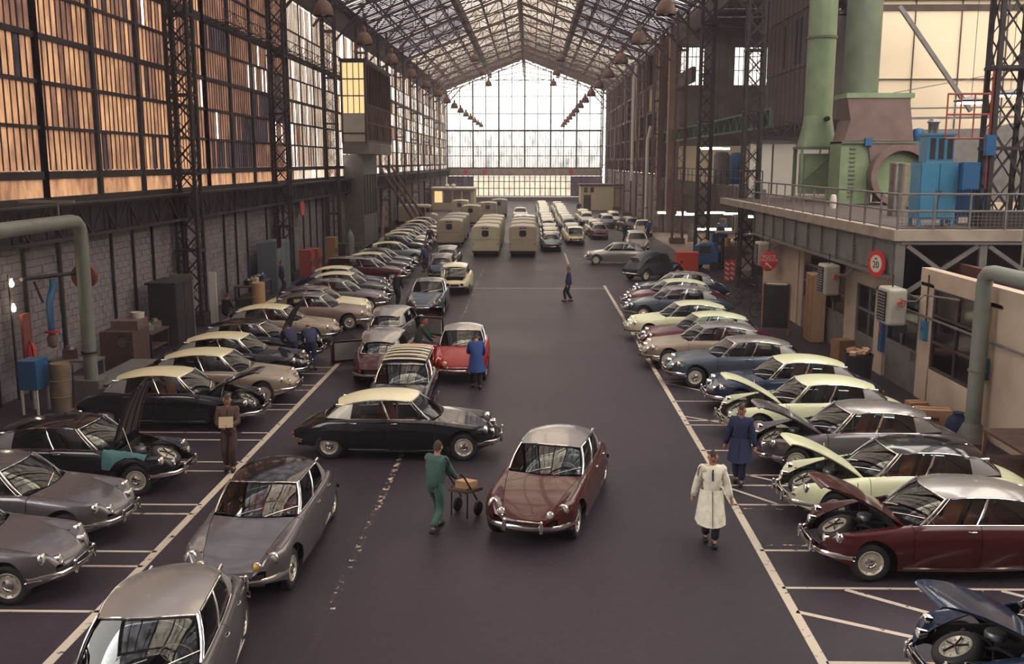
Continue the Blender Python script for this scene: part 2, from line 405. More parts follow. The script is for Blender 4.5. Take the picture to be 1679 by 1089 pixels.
    # wipers
    for k, y in (('wiper1', -.28), ('wiper2', .22)):
        mb = MB(); a = ws_pt(y/.69, .0); b = ws_pt((y+.42)/.62, .22); mb.tube([tuple(a+Vector((.03,0,.01))), tuple(a.lerp(b,.4)+Vector((.03,0,.02))), tuple(b+Vector((.025,0,.015)))], .008, 5); M[k] = mb.mesh('wiper')
    # front bumper : two blades curving round, overriders
    def bump(y, z, o=0): return (car_x(0, y)*1 - max(0, abs(y)-.55)**1.6*2.1 + .075 + o, y, z)
    mb = MB()
    ys = [-.85+.0567*k for k in range(31)]
    rows = []
    for y in ys:
        x, yy, _ = bump(y, 0); c = max(0, abs(y)-.62)
        rows.append([(x-.03, yy, .455), (x-.005, yy, .468), (x+.012, yy, .448), (x+.016, yy, .415), (x+.006, yy, .385), (x-.02, yy, .375)])
    mb.grid(rows, flip=True); M['fbump'] = mb.mesh('front_bumper', thick=.01)
    for sg, n in ((1,'L'),(-1,'R')):
        mb = MB(); x = bump(.34, 0)[0]
        mb.lathe([(.0,-.11),(.030,-.10),(.042,0),(.030,.11),(.0,.135)], (x+.02, .34*sg, .445), 'Z', 10); M['over'+n] = mb.mesh('overrider')
    mb = MB(); mb.tube([(NOSE+.02-.01, -.30, .52), (NOSE+.045, -.27, .535), (NOSE+.055, 0, .54), (NOSE+.045, .27, .535), (NOSE+.01, .30, .52)], .012, 6); M['nosetrim'] = mb.mesh('nose_trim')
    mb = MB(); xr = -(CAR_L - NOSE)
    rows = []
    for k in range(21):
        y = -.70 + .07*k; x = xr - .06 + .34*(abs(y)/.7)**3
        rows.append([(x+.02, y, .475), (x-.01, y, .465), (x-.02, y, .43), (x-.01, y, .395), (x+.02, y, .385)])
    mb.grid(rows); M['rbump'] = mb.mesh('rear_bumper', thick=.01)
    mb = MB(); mb.box((xr-.02, 0, .50), (.03, .46, .11)); M['plate'] = mb.mesh('number_plate')
    # tyre, rim, hubcap, centred on origin with the outer face to +y
    mb = MB(); mb.lathe([(.205,-.07),(.25,-.085),(.30,-.08),(.325,-.055),(.33,0),(.325,.055),(.30,.08),(.25,.085),(.205,.07)], (0,0,0), 'Y', 26); M['tyre'] = mb.mesh('tyre', smooth=60)
    mb = MB(); mb.lathe([(.208,.05),(.212,.075),(.20,.080),(.185,.06),(.165,.045),(.15,.055),(.10,.06),(.0,.05)], (0,0,0), 'Y', 22)
    for k in range(10):
        a = 2*PI*k/10; mb.box((.175*math.cos(a), .062, .175*math.sin(a)), (.05, .012, .02), ry=-a)
    M['rim'] = mb.mesh('wheel_rim', smooth=50)
    mb = MB(); mb.lathe([(.10,.058),(.095,.075),(.06,.09),(.055,.082),(.03,.088),(.0,.09)], (0,0,0), 'Y', 16); M['cap'] = mb.mesh('hubcap', smooth=50)
    # underbody (dark): floor pan, inner arches, bulkheads
    mb = MB(); mb.box((NOSE-.84, 0, .36), (.9, 1.02, .22)); mb.box((NOSE-2.35, 0, .30), (2.1, 1.56, .14)); mb.box((NOSE-4.1, 0, .38), (1.2, 1.04, .2))
    mb.box((NOSE-1.30, 0, .58), (.04, 1.50, .52)); mb.box((NOSE-3.47, 0, .60), (.04, 1.40, .5)); 
    mb.box((NOSE-.86, .53, .50), (.9, .03, .46)); mb.box((NOSE-.86, -.53, .50), (.9, .03, .46)); mb.box((NOSE-3.95, .54, .55), (.9, .03, .4)); mb.box((NOSE-3.95, -.54, .55), (.9, .03, .4))
    M['under'] = mb.mesh('underbody', smooth=0)
    # interior
    for k, y in (('seat1', .36), ('seat2', -.36)):
        mb = MB()
        mb.grid([[(NOSE-2.05-.12*j, y+w*.27, .60+[.0,.05,.06,.05,.0][i] + (.02 if j < 3 else 0)) for i, w in enumerate((-1,-.8,0,.8,1))] for j in range(5)])
        rows = []
        for j in range(6):
            v = j/5; zz = .60+.62*v; xx = NOSE-2.52-.20*v; w = .27-.04*v*v
            rows.append([(xx-.10, y-w*.9, zz), (xx, y-w, zz), (xx+.05, y-w*.6, zz), (xx+.06, y, zz), (xx+.05, y+w*.6, zz), (xx, y+w, zz), (xx-.10, y+w*.9, zz)])
        mb.grid(rows, close=True); mb.add(rows[-1], [tuple(range(7))])
        M[k] = mb.mesh('front_seat', smooth=60, weld=1e-4)
    mb = MB(); rows = []
    mb.box((NOSE-3.15, 0, .62), (.50, 1.30, .16))
    for j in range(5):
        v = j/4; zz = .62+.46*v; xx = NOSE-3.40-.12*v
        rows.append([(xx-.08, -.64+.05*v, zz), (xx+.04, -.62+.05*v, zz), (xx+.07, 0, zz), (xx+.04, .62-.05*v, zz), (xx-.08, .64-.05*v, zz)])
    mb.grid(rows, close=True); mb.add(rows[-1], [tuple(range(5))]); M['bench'] = mb.mesh('rear_seat', smooth=50)
    mb = MB(); mb.grid([[(NOSE-1.50-.06*math.sin(v*2.2)-.1*v, -.66+.12*k, .99-.30*v*v) for k in range(12)] for v in (0,.3,.6,1)], flip=True); M['dash'] = mb.mesh('dashboard', thick=.02)
    mb = MB(); c = Vector((NOSE-1.88, .36, .93)); pts = []
    for k in range(17):
        a = 2*PI*k/16; pts.append(c + Vector((-.10*math.cos(a)*-1*.9, .19*math.sin(a), .17*math.cos(a))))
    mb.tube(pts, .010, 6, caps=False); mb.tube([c + Vector((.09*0, 0, -.17)), c, Vector((NOSE-1.55, .36, .80))], .012, 6); M['wheelst'] = mb.mesh('steering_wheel')
    # engine bay contents
    mb = MB(); mb.box((NOSE-1.02, 0, .56), (.40, .30, .30)); mb.box((NOSE-.70, 0, .50), (.34, .34, .22)); mb.box((NOSE-1.05, .14, .74), (.34, .12, .08)); M['engine'] = mb.mesh('engine_block', smooth=0)
    mb = MB(); mb.lathe([(.0,0),(.13,0),(.135,.02),(.135,.08),(.12,.10),(0,.105)], (NOSE-.98, -.10, .74), 'Z', 14); M['aircl'] = mb.mesh('air_cleaner')
    mb = MB(); mb.lathe([(0,0),(.08,.01),(.10,.06),(.08,.13),(0,.15)], (NOSE-1.12, -.36, .60), 'Z', 12); mb.lathe([(0,0),(.06,.01),(.07,.06),(.05,.11),(0,.12)], (NOSE-1.15, .38, .66), 'Z', 12); M['sphere'] = mb.mesh('pressure_sphere')
    mb = MB()
    rnd = random.Random(4)
    for k in range(12):
        a = V(NOSE-rnd.uniform(.55,1.25), rnd.uniform(-.45,.45), rnd.uniform(.6,.75)); b = V(NOSE-rnd.uniform(.55,1.25), rnd.uniform(-.45,.45), rnd.uniform(.55,.72)); m = (a+b)/2 + V(0,0,.09)
        mb.tube([a, a.lerp(m,.6)+V(0,0,.03), m, b.lerp(m,.6)+V(0,0,.03), b], rnd.choice((.012,.018,.026)), 6)
    M['hoses'] = mb.mesh('hoses')
    mb = MB(); mb.box((NOSE-.62, .43, .56), (.30, .18, .20)); mb.box((NOSE-.70, -.42, .55), (.24, .16, .18)); M['battery'] = mb.mesh('battery', smooth=0)
    # low detail joined shell for distant cars
    mb = MB()
    for sg in (1, -1):
        mb2 = side_panel(0, 4.84, sg, n=8); mb.add(mb2.v, mb2.f)
    rows = [[tuple(centre_pt(s, b)) for b in (-1,-.66,-.33,0,.33,.66,1)] for s in srange(0, 1.5, .15)]; mb.grid(rows)
    rows = [[tuple(centre_pt(s, b)) for b in (-1,-.5,0,.5,1)] for s in srange(4.05, 4.84, .15)]; rows.append([(x, y, .4) for x, y, z in rows[-1]]); mb.grid(rows)
    mb.grid([[(NOSE-.02-(.5-z)*.15-.06*abs(y), y, z) for y in (-.55,-.3,0,.3,.55)] for z in (.50,.42,.34)], flip=True)
    M['shell'] = mb.mesh('body_shell', weld=1e-4)
    CAR_MESHES[key] = M; return M

def car(name, label, cat, loc, rz, body, roof, seat=None, hood=0, wagon=False, lod=0, group=None, side=None, lamp='clear', skip=(), rack=False, doors=(), steer=0, cover=None, bumper=None):
    """one car; hood = opening angle in degrees; lod 1 keeps only what shows from far"""
    M = car_meshes(wagon); t = thing(name, label, cat, loc, rz, group)
    body = MT[body]; roof = MT[roof]; side = MT[side] if side else MT['panel_grey']; seat = MT[seat or 'seat_dark']; ch = MT['chrome']
    def P(k, nm, m, parent=t, **kw): return place(M[k], nm, m, parent, **kw)
    gl = MT['car_glass']
    P('roof', 'roof', roof); P('ws', 'windscreen', gl); P('rw', 'rear_window', gl)
    for w, (x, y) in enumerate(((1.5625, .745), (1.5625, -.745), (-1.5625, .655), (-1.5625, -.655))):
        if lod and w in (2, 3) and False: continue
        ty = place(M['tyre'], 'wheel', MT['rubber'], t, (x, y, .33), (0, 0, (0 if y > 0 else PI) + (steer if x > 0 else 0)))
        place(M['rim'], 'wheel_rim', MT['rim'], ty)
        if not lod: place(M['cap'], 'hubcap', ch, ty)
    if lod:
        P('shell', 'body_shell', body); P('deck', 'inner_deck', MT['dark']); P('under', 'underbody', MT['dark'])
        for n in 'LR':
            for k in ('win1', 'win2'): P(k+n, 'side_window', gl)
            P('cpanel'+n, 'rear_pillar_panel', side if not wagon else body); P('apillar'+n, 'windscreen_pillar', ch); P('bpillar'+n, 'door_pillar', ch)
            P('lamp'+n, 'headlamp', ch); P('tail'+n, 'tail_lamp', MT['tail_red'])
        P('fbump', 'front_bumper', ch); P('rbump', 'rear_bumper', ch); P('bench', 'rear_seat', seat); P('plate', 'number_plate', MT['dark'])
        return t
    P('deck', 'inner_deck', MT['dark']); P('under', 'underbody', MT['dark']); P('boot', 'boot_lid', body)
    bo = place(M['bonnet'], 'bonnet', body, t, M['hinge'], (0, -math.radians(hood), 0))
    P('valance', 'front_valance', body); P('intake', 'air_intake', MT['dark'])
    P('nosetrim', 'nose_trim', ch); fb = P('fbump', 'front_bumper', ch)
    for n in 'LR':
        if 'fender'+n not in skip:
            fe = P('fender'+n, 'front_fender', body)
            a = P('lamp'+n, 'headlamp', ch, fe); b = P('lamp2'+n, 'driving_lamp', ch, fe)
            P('lens'+n, 'headlamp_lens', MT['lamp_yellow'] if lamp == 'yellow' else MT['lamp_clear'], fe)
            P('lens2'+n, 'driving_lamp_lens', MT['lamp_yellow'] if lamp != 'clear' else MT['lamp_clear'], fe)
            P('ind'+n, 'indicator', MT['amber'], fe)
        else:
            P('lamp2'+n, 'driving_lamp', ch); P('lens2'+n, 'driving_lamp_lens', MT['lamp_clear'])
        P('over'+n, 'overrider', ch, fb)
        for k, h, nm, s0 in (('fdoor', 'h1', 'front_door', 1.46), ('rdoor', 'h2', 'rear_door', 2.55)):
            if k+n in doors:                          # swung open about its front edge
                sg = 1 if n == 'L' else -1; pv = side_pt(s0, .5); pv = Vector((pv.x, pv.y*sg, 0)); ang = sg*math.radians(-62) * -1
                R = Matrix.Translation(pv) @ Matrix.Rotation(-ang, 4, 'Z') @ Matrix.Translation(-pv)
                d = P(k+n, nm, body); d.matrix_local = R; P(h+n, 'door_handle', ch, d)
                wq = 'win1' if k == 'fdoor' else 'win2'; P(wq+n, 'side_window', gl, d)
                ln = place(door_liner(k, sg), 'door_lining', MT['panel_grey'], d)
            else:
                d = P(k+n, nm, body); P(h+n, 'door_handle', ch, d)
                P('win1'+n if k == 'fdoor' else 'win2'+n, 'side_window', gl, d)
        P('wing'+n, 'rear_fender', body); P('tail'+n, 'tail_lamp', MT['tail_red'])
        P('cpanel'+n, 'rear_pillar_panel', body if wagon else side)
        if wagon: P('win3'+n, 'side_window', gl)
        else: P('trumpet'+n, 'roof_indicator', ch)
        P('apillar'+n, 'windscreen_pillar', ch); P('bpillar'+n, 'door_pillar', ch); P('belt'+n, 'belt_trim', ch)
        P('vent'+n, 'window_frame', ch); P('gutter'+n, 'roof_gutter', ch); P('sill'+n, 'sill_trim', ch)
    P('wstop', 'windscreen_frame', ch); P('rwframe', 'rear_window_frame', ch); P('wiper1', 'wiper', ch); P('wiper2', 'wiper', ch)
    P('rbump', 'rear_bumper', ch); P('plate', 'number_plate', MT['dark'])
    P('seat1', 'front_seat', seat); P('seat2', 'front_seat', seat); P('bench', 'rear_seat', seat); P('dash', 'dashboard', MT['dark']); P('wheelst', 'steering_wheel', MT['cream'])
    if hood:
        if 'lining' not in M:
            mb = MB(); H = M['hinge']
            mb.grid([[tuple(centre_pt(.08+a*1.18, b*.93)-H-Vector((0,0,.035))) for b in [-1+.2*k for k in range(11)]] for a in [k/8 for k in range(9)]])
            for b in (-.8,-.3,.3,.8):
                for k in range(7): mb.bar(centre_pt(.12+.16*k, b)-H-V(0,0,.05), centre_pt(.12+.16*(k+1), b)-H-V(0,0,.05), .05, .03)
            M['lining'] = mb.mesh('bonnet_lining')
        place(M['lining'], 'bonnet_lining', MT['lining'], bo)
        e = P('engine', 'engine_block', MT['engine']); P('aircl', 'air_cleaner', MT['engine_light'], e); P('hoses', 'hoses', MT['rubber'], e); P('sphere', 'pressure_sphere', MT['engine_green'], e); P('battery', 'battery', MT['rubber'], e)
        sp = place(M['tyre'], 'spare_wheel', MT['rubber'], t, (NOSE-.46, 0, .60), (math.radians(78), 0, math.radians(-90))); place(M['rim'], 'wheel_rim', MT['rim'], sp)
        sp.rotation_euler = (0, 0, 0); sp.matrix_local = Matrix.Translation((NOSE-.47, 0, .615)) @ Matrix.Rotation(math.radians(28), 4, 'Y') @ Matrix.Rotation(PI/2, 4, 'X')
        s5 = MB()
        for k in range(5):
            a = 2*PI*k/5; s5.bar((0, .09, 0), (.17*math.cos(a), .085, .17*math.sin(a)), .03, .01)
        if 'spokes' not in M: M['spokes'] = s5.mesh('wheel_clamp')
        place(M['spokes'], 'wheel_clamp', MT['engine'], sp)
        st = MB(); Rm = Matrix.Rotation(-math.radians(hood), 3, 'Y'); q = M['hinge'] + Rm @ Vector((.55, -.35, -.06))
        st.tube([(NOSE-1.0, -.45, .80), tuple(q)], .008, 6); st.build('hood_stay', ch, t)
    if rack:
        mb = MB()
        for k in range(6):
            s = 2.12 + .36*k
            r = [roof_pt(s, b/6, wagon) + V(0,0,.06) for b in range(-6, 7)]
            r2 = [p + V(-.16,0,0) for p in r]
            z = MB(); z.grid([[tuple(p) for p in r], [tuple(p) for p in r2]]); z.build('rack_slat', MT['cream'], t, thick=.015)
        for sg in (1, -1):
            z = MB(); z.tube([tuple(roof_pt(s, sg*.99, wagon) + V(0,0,.05)) for s in srange(2.05, 4.1, .25)], .015, 6); z.build('rack_rail', ch, t)
    return t
DL = {}
def door_liner(k, sg):
    if (k, sg) in DL: return DL[(k, sg)]
    a, b = (1.50, 2.50) if k == 'fdoor' else (2.60, 3.40)
    mb = MB(); mb.box((NOSE-(a+b)/2, .78*sg, .60), (b-a, .05, .58)); DL[(k, sg)] = mb.mesh('door_lining', smooth=0); return DL[(k, sg)]
# ------------------------------------------------------------------ materials of the hall
def pane_mat(name, col, dirt, gloss=.0, see=0.0, scale=1.0, amount=.5):
    """dirty translucent daylight pane: light comes through, streaked with grime"""
    m = bpy.data.materials.new(name); m.use_nodes = True; nt = m.node_tree; nt.nodes.clear()
    out = ND(nt, 'ShaderNodeOutputMaterial'); geo = ND(nt, 'ShaderNodeNewGeometry')
    mp = ND(nt, 'ShaderNodeMapping'); mp.inputs['Scale'].default_value = (scale, scale, scale*.35)
    nz = ND(nt, 'ShaderNodeTexNoise'); nz.inputs['Scale'].default_value = 1.1; nz.inputs['Detail'].default_value = 6; nz.inputs['Roughness'].default_value = .65
    rp = ND(nt, 'ShaderNodeValToRGB'); rp.color_ramp.elements[0].position = amount-.12; rp.color_ramp.elements[1].position = amount+.14
    rp.color_ramp.elements[0].color = (*dirt, 1); rp.color_ramp.elements[1].color = (*col, 1)
    nt.links.new(geo.outputs['Position'], mp.inputs[0]); nt.links.new(mp.outputs[0], nz.inputs['Vector']); nt.links.new(nz.outputs[0], rp.inputs[0])
    tl = ND(nt, 'ShaderNodeBsdfTranslucent'); nt.links.new(rp.outputs[0], tl.inputs[0])
    df = ND(nt, 'ShaderNodeBsdfDiffuse'); df.inputs[0].default_value = (.06, .045, .035, 1)
    mx = ND(nt, 'ShaderNodeMixShader'); mx.inputs[0].default_value = .12
    nt.links.new(tl.outputs[0], mx.inputs[1]); nt.links.new(df.outputs[0], mx.inputs[2]); last = mx
    if see:
        tr = ND(nt, 'ShaderNodeBsdfTransparent'); nt.links.new(rp.outputs[0], tr.inputs[0])
        m2 = ND(nt, 'ShaderNodeMixShader'); m2.inputs[0].default_value = see
        nt.links.new(last.outputs[0], m2.inputs[1]); nt.links.new(tr.outputs[0], m2.inputs[2]); last = m2
    nt.links.new(last.outputs[0], out.inputs[0]); return m
MT['pane_amber'] = pane_mat('pane_amber', (.27,.15,.078), (.11,.055,.032), amount=.49, scale=1.6)
MT['pane_brown'] = pane_mat('pane_brown', (.13,.066,.043), (.045,.024,.018), amount=.5, scale=1.6)
MT['pane_dim'] = pane_mat('pane_dim', (.030,.022,.024), (.012,.009,.011), amount=.5)
MT['pane_pale'] = pane_mat('pane_pale', (.36,.30,.235), (.14,.105,.09), amount=.47, scale=1.4)
MT['pane_clear'] = pane_mat('pane_clear', (.80,.74,.66), (.60,.52,.46), see=.4, amount=.4)
MT['gable_glass'] = pane_mat('gable_glass', (.66,.64,.60), (.52,.51,.50), see=.6, amount=.35, scale=.7)
MT['gable_dirty'] = pane_mat('gable_dirty', (.42,.41,.39), (.13,.14,.15), see=.45, amount=.42, scale=1.0)
MT['roof_glass'] = pane_mat('roof_glass', (.56,.50,.42), (.22,.18,.15), see=.6, amount=.47, scale=.5)
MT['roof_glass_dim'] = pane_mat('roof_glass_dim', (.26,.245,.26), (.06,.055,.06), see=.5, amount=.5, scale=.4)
MT['pane_cream'] = pane_mat('pane_cream', (.40,.36,.29), (.26,.22,.17), amount=.4)
MT['iron'] = mat('iron', (.028,.024,.027), .65, .2, var=.5, vscale=1.5)
MT['iron_brown'] = mat('iron_brown', (.075,.048,.042), .7, .1, var=.5, vscale=1.2)
MT['iron_grey'] = mat('iron_grey', (.17,.16,.155), .6, .1, var=.35, vscale=2, bump=.15, bscale=8)
MT['block'] = mat('block', (.21,.185,.205), .9, var=.35, vscale=1.4, bump=.5, bscale=14, coords='Object')
MT['mortar'] = mat('mortar', (.14,.125,.13), .95)
MT['plaster'] = mat('plaster', (.53,.43,.34), .85, var=.28, vscale=.55, bump=.15, bscale=6, col2=(.38,.29,.23))
MT['plaster_dim'] = mat('plaster_dim', (.20,.165,.155), .85, var=.4, vscale=.6)
MT['concrete'] = mat('concrete', (.36,.30,.25), .85, var=.35, vscale=1.3, bump=.3, bscale=9)
MT['boards'] = mat('boards', (.10,.075,.07), .8, var=.5, vscale=1.5, stretch=(1,1,.2))
MT['pipe_grey'] = mat('pipe_grey', (.20,.215,.19), .5, .1, var=.2, vscale=2)
MT['duct_green'] = mat('duct_green', (.22,.29,.165), .45, .1, var=.3, vscale=1.1, col2=(.15,.21,.12))
MT['duct_dark'] = mat('duct_dark', (.12,.15,.10), .5, .1, var=.4, vscale=1)
MT['duct_rust'] = mat('duct_rust', (.18,.115,.105), .6, .1, var=.35, vscale=1.2)
MT['lamp_rust'] = mat('lamp_rust', (.12,.07,.055), .5, .4, var=.3, vscale=5)
MT['blue_machine'] = mat('blue_machine', (.045,.21,.36), .4, var=.15, vscale=2); MT['blue_deep'] = mat('blue_deep', (.012,.09,.22), .4)
MT['steel'] = mat('steel', (.30,.28,.26), .35, .8, var=.3, vscale=4)
MT['sign_red'] = mat('sign_red', (.55,.035,.03), .4); MT['white_paint'] = mat('white_paint', (.62,.58,.52), .6)
MT['tube_light'] = mat('tube_light', (1,.93,.72), .4, emit=9)
MT['bulb'] = mat('bulb', (1,.85,.5), .4, emit=25)
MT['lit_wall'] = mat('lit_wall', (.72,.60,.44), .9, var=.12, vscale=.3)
MT['orange_red'] = mat('orange_red', (.55,.06,.03), .5); MT['wood'] = mat('wood', (.30,.16,.08), .7, var=.4, vscale=4, stretch=(6,1,1)); MT['wood_dark'] = mat('wood_dark', (.09,.05,.035), .7, var=.4, vscale=5)
MT['cardboard'] = mat('cardboard', (.42,.24,.13), .85); MT['cloth_teal'] = mat('cloth_teal', (.07,.18,.19), .9, var=.3, vscale=6, bump=.4, bscale=25)
def floor_mat():
    m, nt, b = new_mat('asphalt'); b.inputs['Specular IOR Level'].default_value = .24; tc = ND(nt, 'ShaderNodeTexCoord')
    n1 = ND(nt, 'ShaderNodeTexNoise'); n1.inputs['Scale'].default_value = .23; n1.inputs['Detail'].default_value = 5
    n2 = ND(nt, 'ShaderNodeTexNoise'); n2.inputs['Scale'].default_value = 7; n2.inputs['Detail'].default_value = 6
    br = ND(nt, 'ShaderNodeTexBrick'); br.inputs['Scale'].default_value = 1.0; br.inputs['Brick Width'].default_value = .24; br.inputs['Row Height'].default_value = .14
    br.inputs['Mortar Size'].default_value = .012; br.inputs['Color1'].default_value = (1,1,1,1); br.inputs['Color2'].default_value = (.82,.82,.82,1); br.inputs['Mortar'].default_value = (.7,.7,.7,1)
    for n in (n1, n2, br): nt.links.new(tc.outputs['Object'], n.inputs['Vector'])
    r = ND(nt, 'ShaderNodeValToRGB'); r.color_ramp.elements[0].position = .35; r.color_ramp.elements[1].position = .7
    r.color_ramp.elements[0].color = (.025,.0175,.027,1); r.color_ramp.elements[1].color = (.042,.032,.044,1)
    nt.links.new(n1.outputs[0], r.inputs[0])
    mx = ND(nt, 'ShaderNodeMix', data_type='RGBA', blend_type='MULTIPLY'); mx.inputs['Factor'].default_value = .7
    nt.links.new(r.outputs[0], mx.inputs['A']); nt.links.new(br.outputs['Color'], mx.inputs['B']); nt.links.new(mx.outputs['Result'], b.inputs['Base Color'])
    rr = ND(nt, 'ShaderNodeMapRange'); rr.inputs['To Min'].default_value = .38; rr.inputs['To Max'].default_value = .68
    nt.links.new(n1.outputs[0], rr.inputs['Value']); nt.links.new(rr.outputs[0], b.inputs['Roughness'])
    bp = ND(nt, 'ShaderNodeBump'); bp.inputs['Strength'].default_value = .35; bp.inputs['Distance'].default_value = .01
    nt.links.new(n2.outputs[0], bp.inputs['Height']); nt.links.new(bp.outputs[0], b.inputs['Normal']); return m
def line_mat(name, wear):
    """worn road paint: flakes missing where the noise is low"""
    m, nt, b = new_mat(name); b.inputs['Base Color'].default_value = (.50,.43,.35,1); b.inputs['Roughness'].default_value = .7
    tc = ND(nt, 'ShaderNodeTexCoord'); n = ND(nt, 'ShaderNodeTexNoise'); n.inputs['Scale'].default_value = 4.5; n.inputs['Detail'].default_value = 8; n.inputs['Roughness'].default_value = .7
    r = ND(nt, 'ShaderNodeValToRGB'); r.color_ramp.elements[0].position = wear; r.color_ramp.elements[1].position = wear+.06
    nt.links.new(tc.outputs['Object'], n.inputs['Vector']); nt.links.new(n.outputs[0], r.inputs[0]); nt.links.new(r.outputs[0], b.inputs['Alpha']); return m

XL, XR, YF, XC = -15.0, 12.9, 176.0, -1.2       # side walls, far wall, ridge
ZE, ZR = 19.0, 24.4
def roof_z(x): return ZR - (ZR-ZE)*abs(x-XC)/((XR-XL)/2)

fl = struct('floor', MB().box((10, 90, -.1), (80, 200, .2)), floor_mat())
# ---- painted lines
LM, LW = line_mat('line_paint', .36), line_mat('line_paint_worn', .53)
tn = [0]
def line(a, b, w=.10, m=None, label=None):
    tn[0] += 1; a = Vector((*a, .004)); b = Vector((*b, .004)); d = (b-a).normalized(); r = Vector((d.y, -d.x, 0))*w/2
    n = max(1, int((b-a).length/3)); rows = [[tuple(a.lerp(b, i/n)-r), tuple(a.lerp(b, i/n)+r)] for i in range(n+1)]
    o = MB().grid(rows).build('trim_%d' % tn[0], m or LM, fix=False, smooth=0); o['kind'] = 'structure'
    if o.data.polygons and o.data.polygons[0].normal.z < 0: o.data.flip_normals()
    return o
line((-6.63, 7), (-6.56, 33.3), .15); line((-6.55, 38), (-6.55, 74), .10, LW)
line((4.0, 7), (4.14, 21), .15); line((4.14, 21), (4.14, 54.3), .14)
line((-3.3, 53), (4.1, 53), .12); line((-3.06, 14.5), (-3.02, 22.2), .13, LW); line((-3.08, 11), (-3.06, 14.5), .13, line_mat('line_paint_gone', .60)); line((-3.03, 24), (-3.0, 66), .10, LW)
line((2.6, 66), (2.6, 74), .12)
for y in (13.9, 15.6, 16.24, 18.12, 18.64, 20.81, 21.48, 23.28, 23.94, 26.3, 26.9, 28.67, 29.33, 31.0, 31.96): line((-12.6, y), (-6.6, y), .075)
for y in (34.5, 37.2, 40, 42.6): line((-12.6, y), (-6.6, y), .07, LW)
for y in (12.55, 14.95, 16.5, 18.85, 20.05, 20.75, 22.6, 24.9, 25.35, 27.5, 30.1, 32.6, 35.2, 37.8): line((4.1, y), (9.6, y), .075)
line((4.1, 16.75), (9.6, 16.65), .06, LW); line((4.1, 18.65), (8, 18.4), .06, LW)
line((4.1, 14.1), (6.9, 12.6), .10); line((5.1, 14.9), (7.6, 12.9), .10); line((6.3, 14.9), (8.0, 13.4), .10); line((7.6, 14.9), (8.6, 14.1), .10)
line((4.2, 19.9), (5.0, 18.9), .08); line((4.5, 21.0), (6, 19.8), .08); line((4.2, 25.8), (5.4, 24.9), .07); line((4.2, 29.9), (5.2, 28.8), .07)
line((-9.4, 20.9), (-9.4, 21.4), .12); line((-9.0, 15.7), (-9.0, 16.2), .12); line((-8.0, 18.1), (-8.0, 18.6), .12)

# ---- lattice members
def lattice_column(x, y, z0, z1, w=.62, d=.62, m='iron', label=None, bars=False, pitch=.95):
    nm = 'lattice_column'
    t = thing(nm, label, 'column', (x, y, z0)); H = z1 - z0
    for sx in (-1, 1):
        for sy in (-1, 1):
            MB().box((sx*w/2, sy*d/2, H/2), (.13, .13, H)).build('corner_angle', MT[m], t, smooth=0)
    n = int(H/pitch); lac = MB()
    bar_mesh = None
    for k in range(n):
        a, b = k*H/n, (k+1)*H/n
        for sg in (1, -1):
            for fy in (-1, 1):
                p, q = (-sg*w/2, fy*d/2 + .03*fy, a), (sg*w/2, fy*d/2 + .03*fy, b)
                if bars and fy == -1:
                    if bar_mesh is None: bar_mesh = {}
                    if sg not in bar_mesh: bar_mesh[sg] = MB().bar((-sg*w/2, 0, 0), (sg*w/2, 0, H/n), .075, .02, up=(0,1,0)).mesh('lacing_bar', smooth=0)
                    place(bar_mesh[sg], 'lacing_bar', MT[m], t, (0, -d/2-.03, a))
                else: lac.bar(p, q, .02, .075, up=(0,1,0))
            for fx in (-1, 1): lac.bar((fx*w/2 + .03*fx, -sg*d/2, a), (fx*w/2 + .03*fx, sg*d/2, b), .075, .02, up=(1,0,0))
    o = lac.build('lacing', MT[m], t, smooth=0, fix=False); o['kind'] = 'stuff'
    MB().box((0, 0, .25), (w+.35, d+.35, .5)).build('base_plinth', MT[m], t, smooth=0)
    for z in [H*k/6 for k in range(1, 6)]: MB().box((0, 0, z), (w+.17, d+.17, .10)).build('batten_plate', MT[m], t, smooth=0)
    return t
def girder_mb(a, b, h, n, th=.09, mb=None, ax='Z'):
    """flat lattice girder from a to b (lower chord at a-b, upper chord h above)"""
    mb = mb or MB(); a = Vector(a); b = Vector(b); u = Vector((0,0,h)) if ax == 'Z' else Vector((h,0,0))
    mb.bar(a, b, th); mb.bar(a+u, b+u, th)
    for k in range(n):
        p, q = a.lerp(b, k/n), a.lerp(b, (k+1)/n)
        if k % 2: mb.bar(p+u, q, th*.6)
        else: mb.bar(p, q+u, th*.6)
        mb.bar(p, p+u, th*.55)
    return mb

# ================================================================== left wall
BAYS = [14.7, 30.2, 45.7, 61.2, 76.7, 92.2, 107.7, 123.2, 138.7, 154.2, 169.7, 176]
def block_wall():
    """painted block wall: nearest blocks singly, the rest joined; recessed joints show the backing"""
    wl = struct('wall_left', MB().box((XL-.15, 92, 2.75), (.2, 172, 5.5)), MT['mortar'])
    me = MB().box((0, 0, 0), (.12, .485, .215)).mesh('block', smooth=0)
    rest = MB(); cand = []; rnd = random.Random(1)
    for r in range(23):
        z = .13 + r*.23
        for k in range(320):
            y = 20 + (k + .5*(r % 2))*.5
            if y > 74: break
            cand.append((y, z, rnd.uniform(-.012, .012)))
    vis = [c for c in cand if 30.5 < c[0] < 44.5 and c[1] > 1.4]; vis.sort(key=lambda c: c[0]); vis = set(vis[:300])
    for c in cand:
        if c in vis: place(me, 'block', MT['block'], wl, (XL-.0+c[2], c[0], c[1]))
        else: rest.box((XL+c[2], c[0], c[1]), (.12, .485, .215))
    o = rest.build('distant_blocks', MT['block'], wl, smooth=0, fix=False); o['kind'] = 'stuff'
    far = MB()
    for r in range(11):
        for k in range(50): far.box((XL, 75+k*2.0, .25+r*.46), (.12, 1.96, .43))
    o = far.build('distant_blocks', MT['plaster_dim'], wl, smooth=0, fix=False); o['kind'] = 'stuff'
    return wl
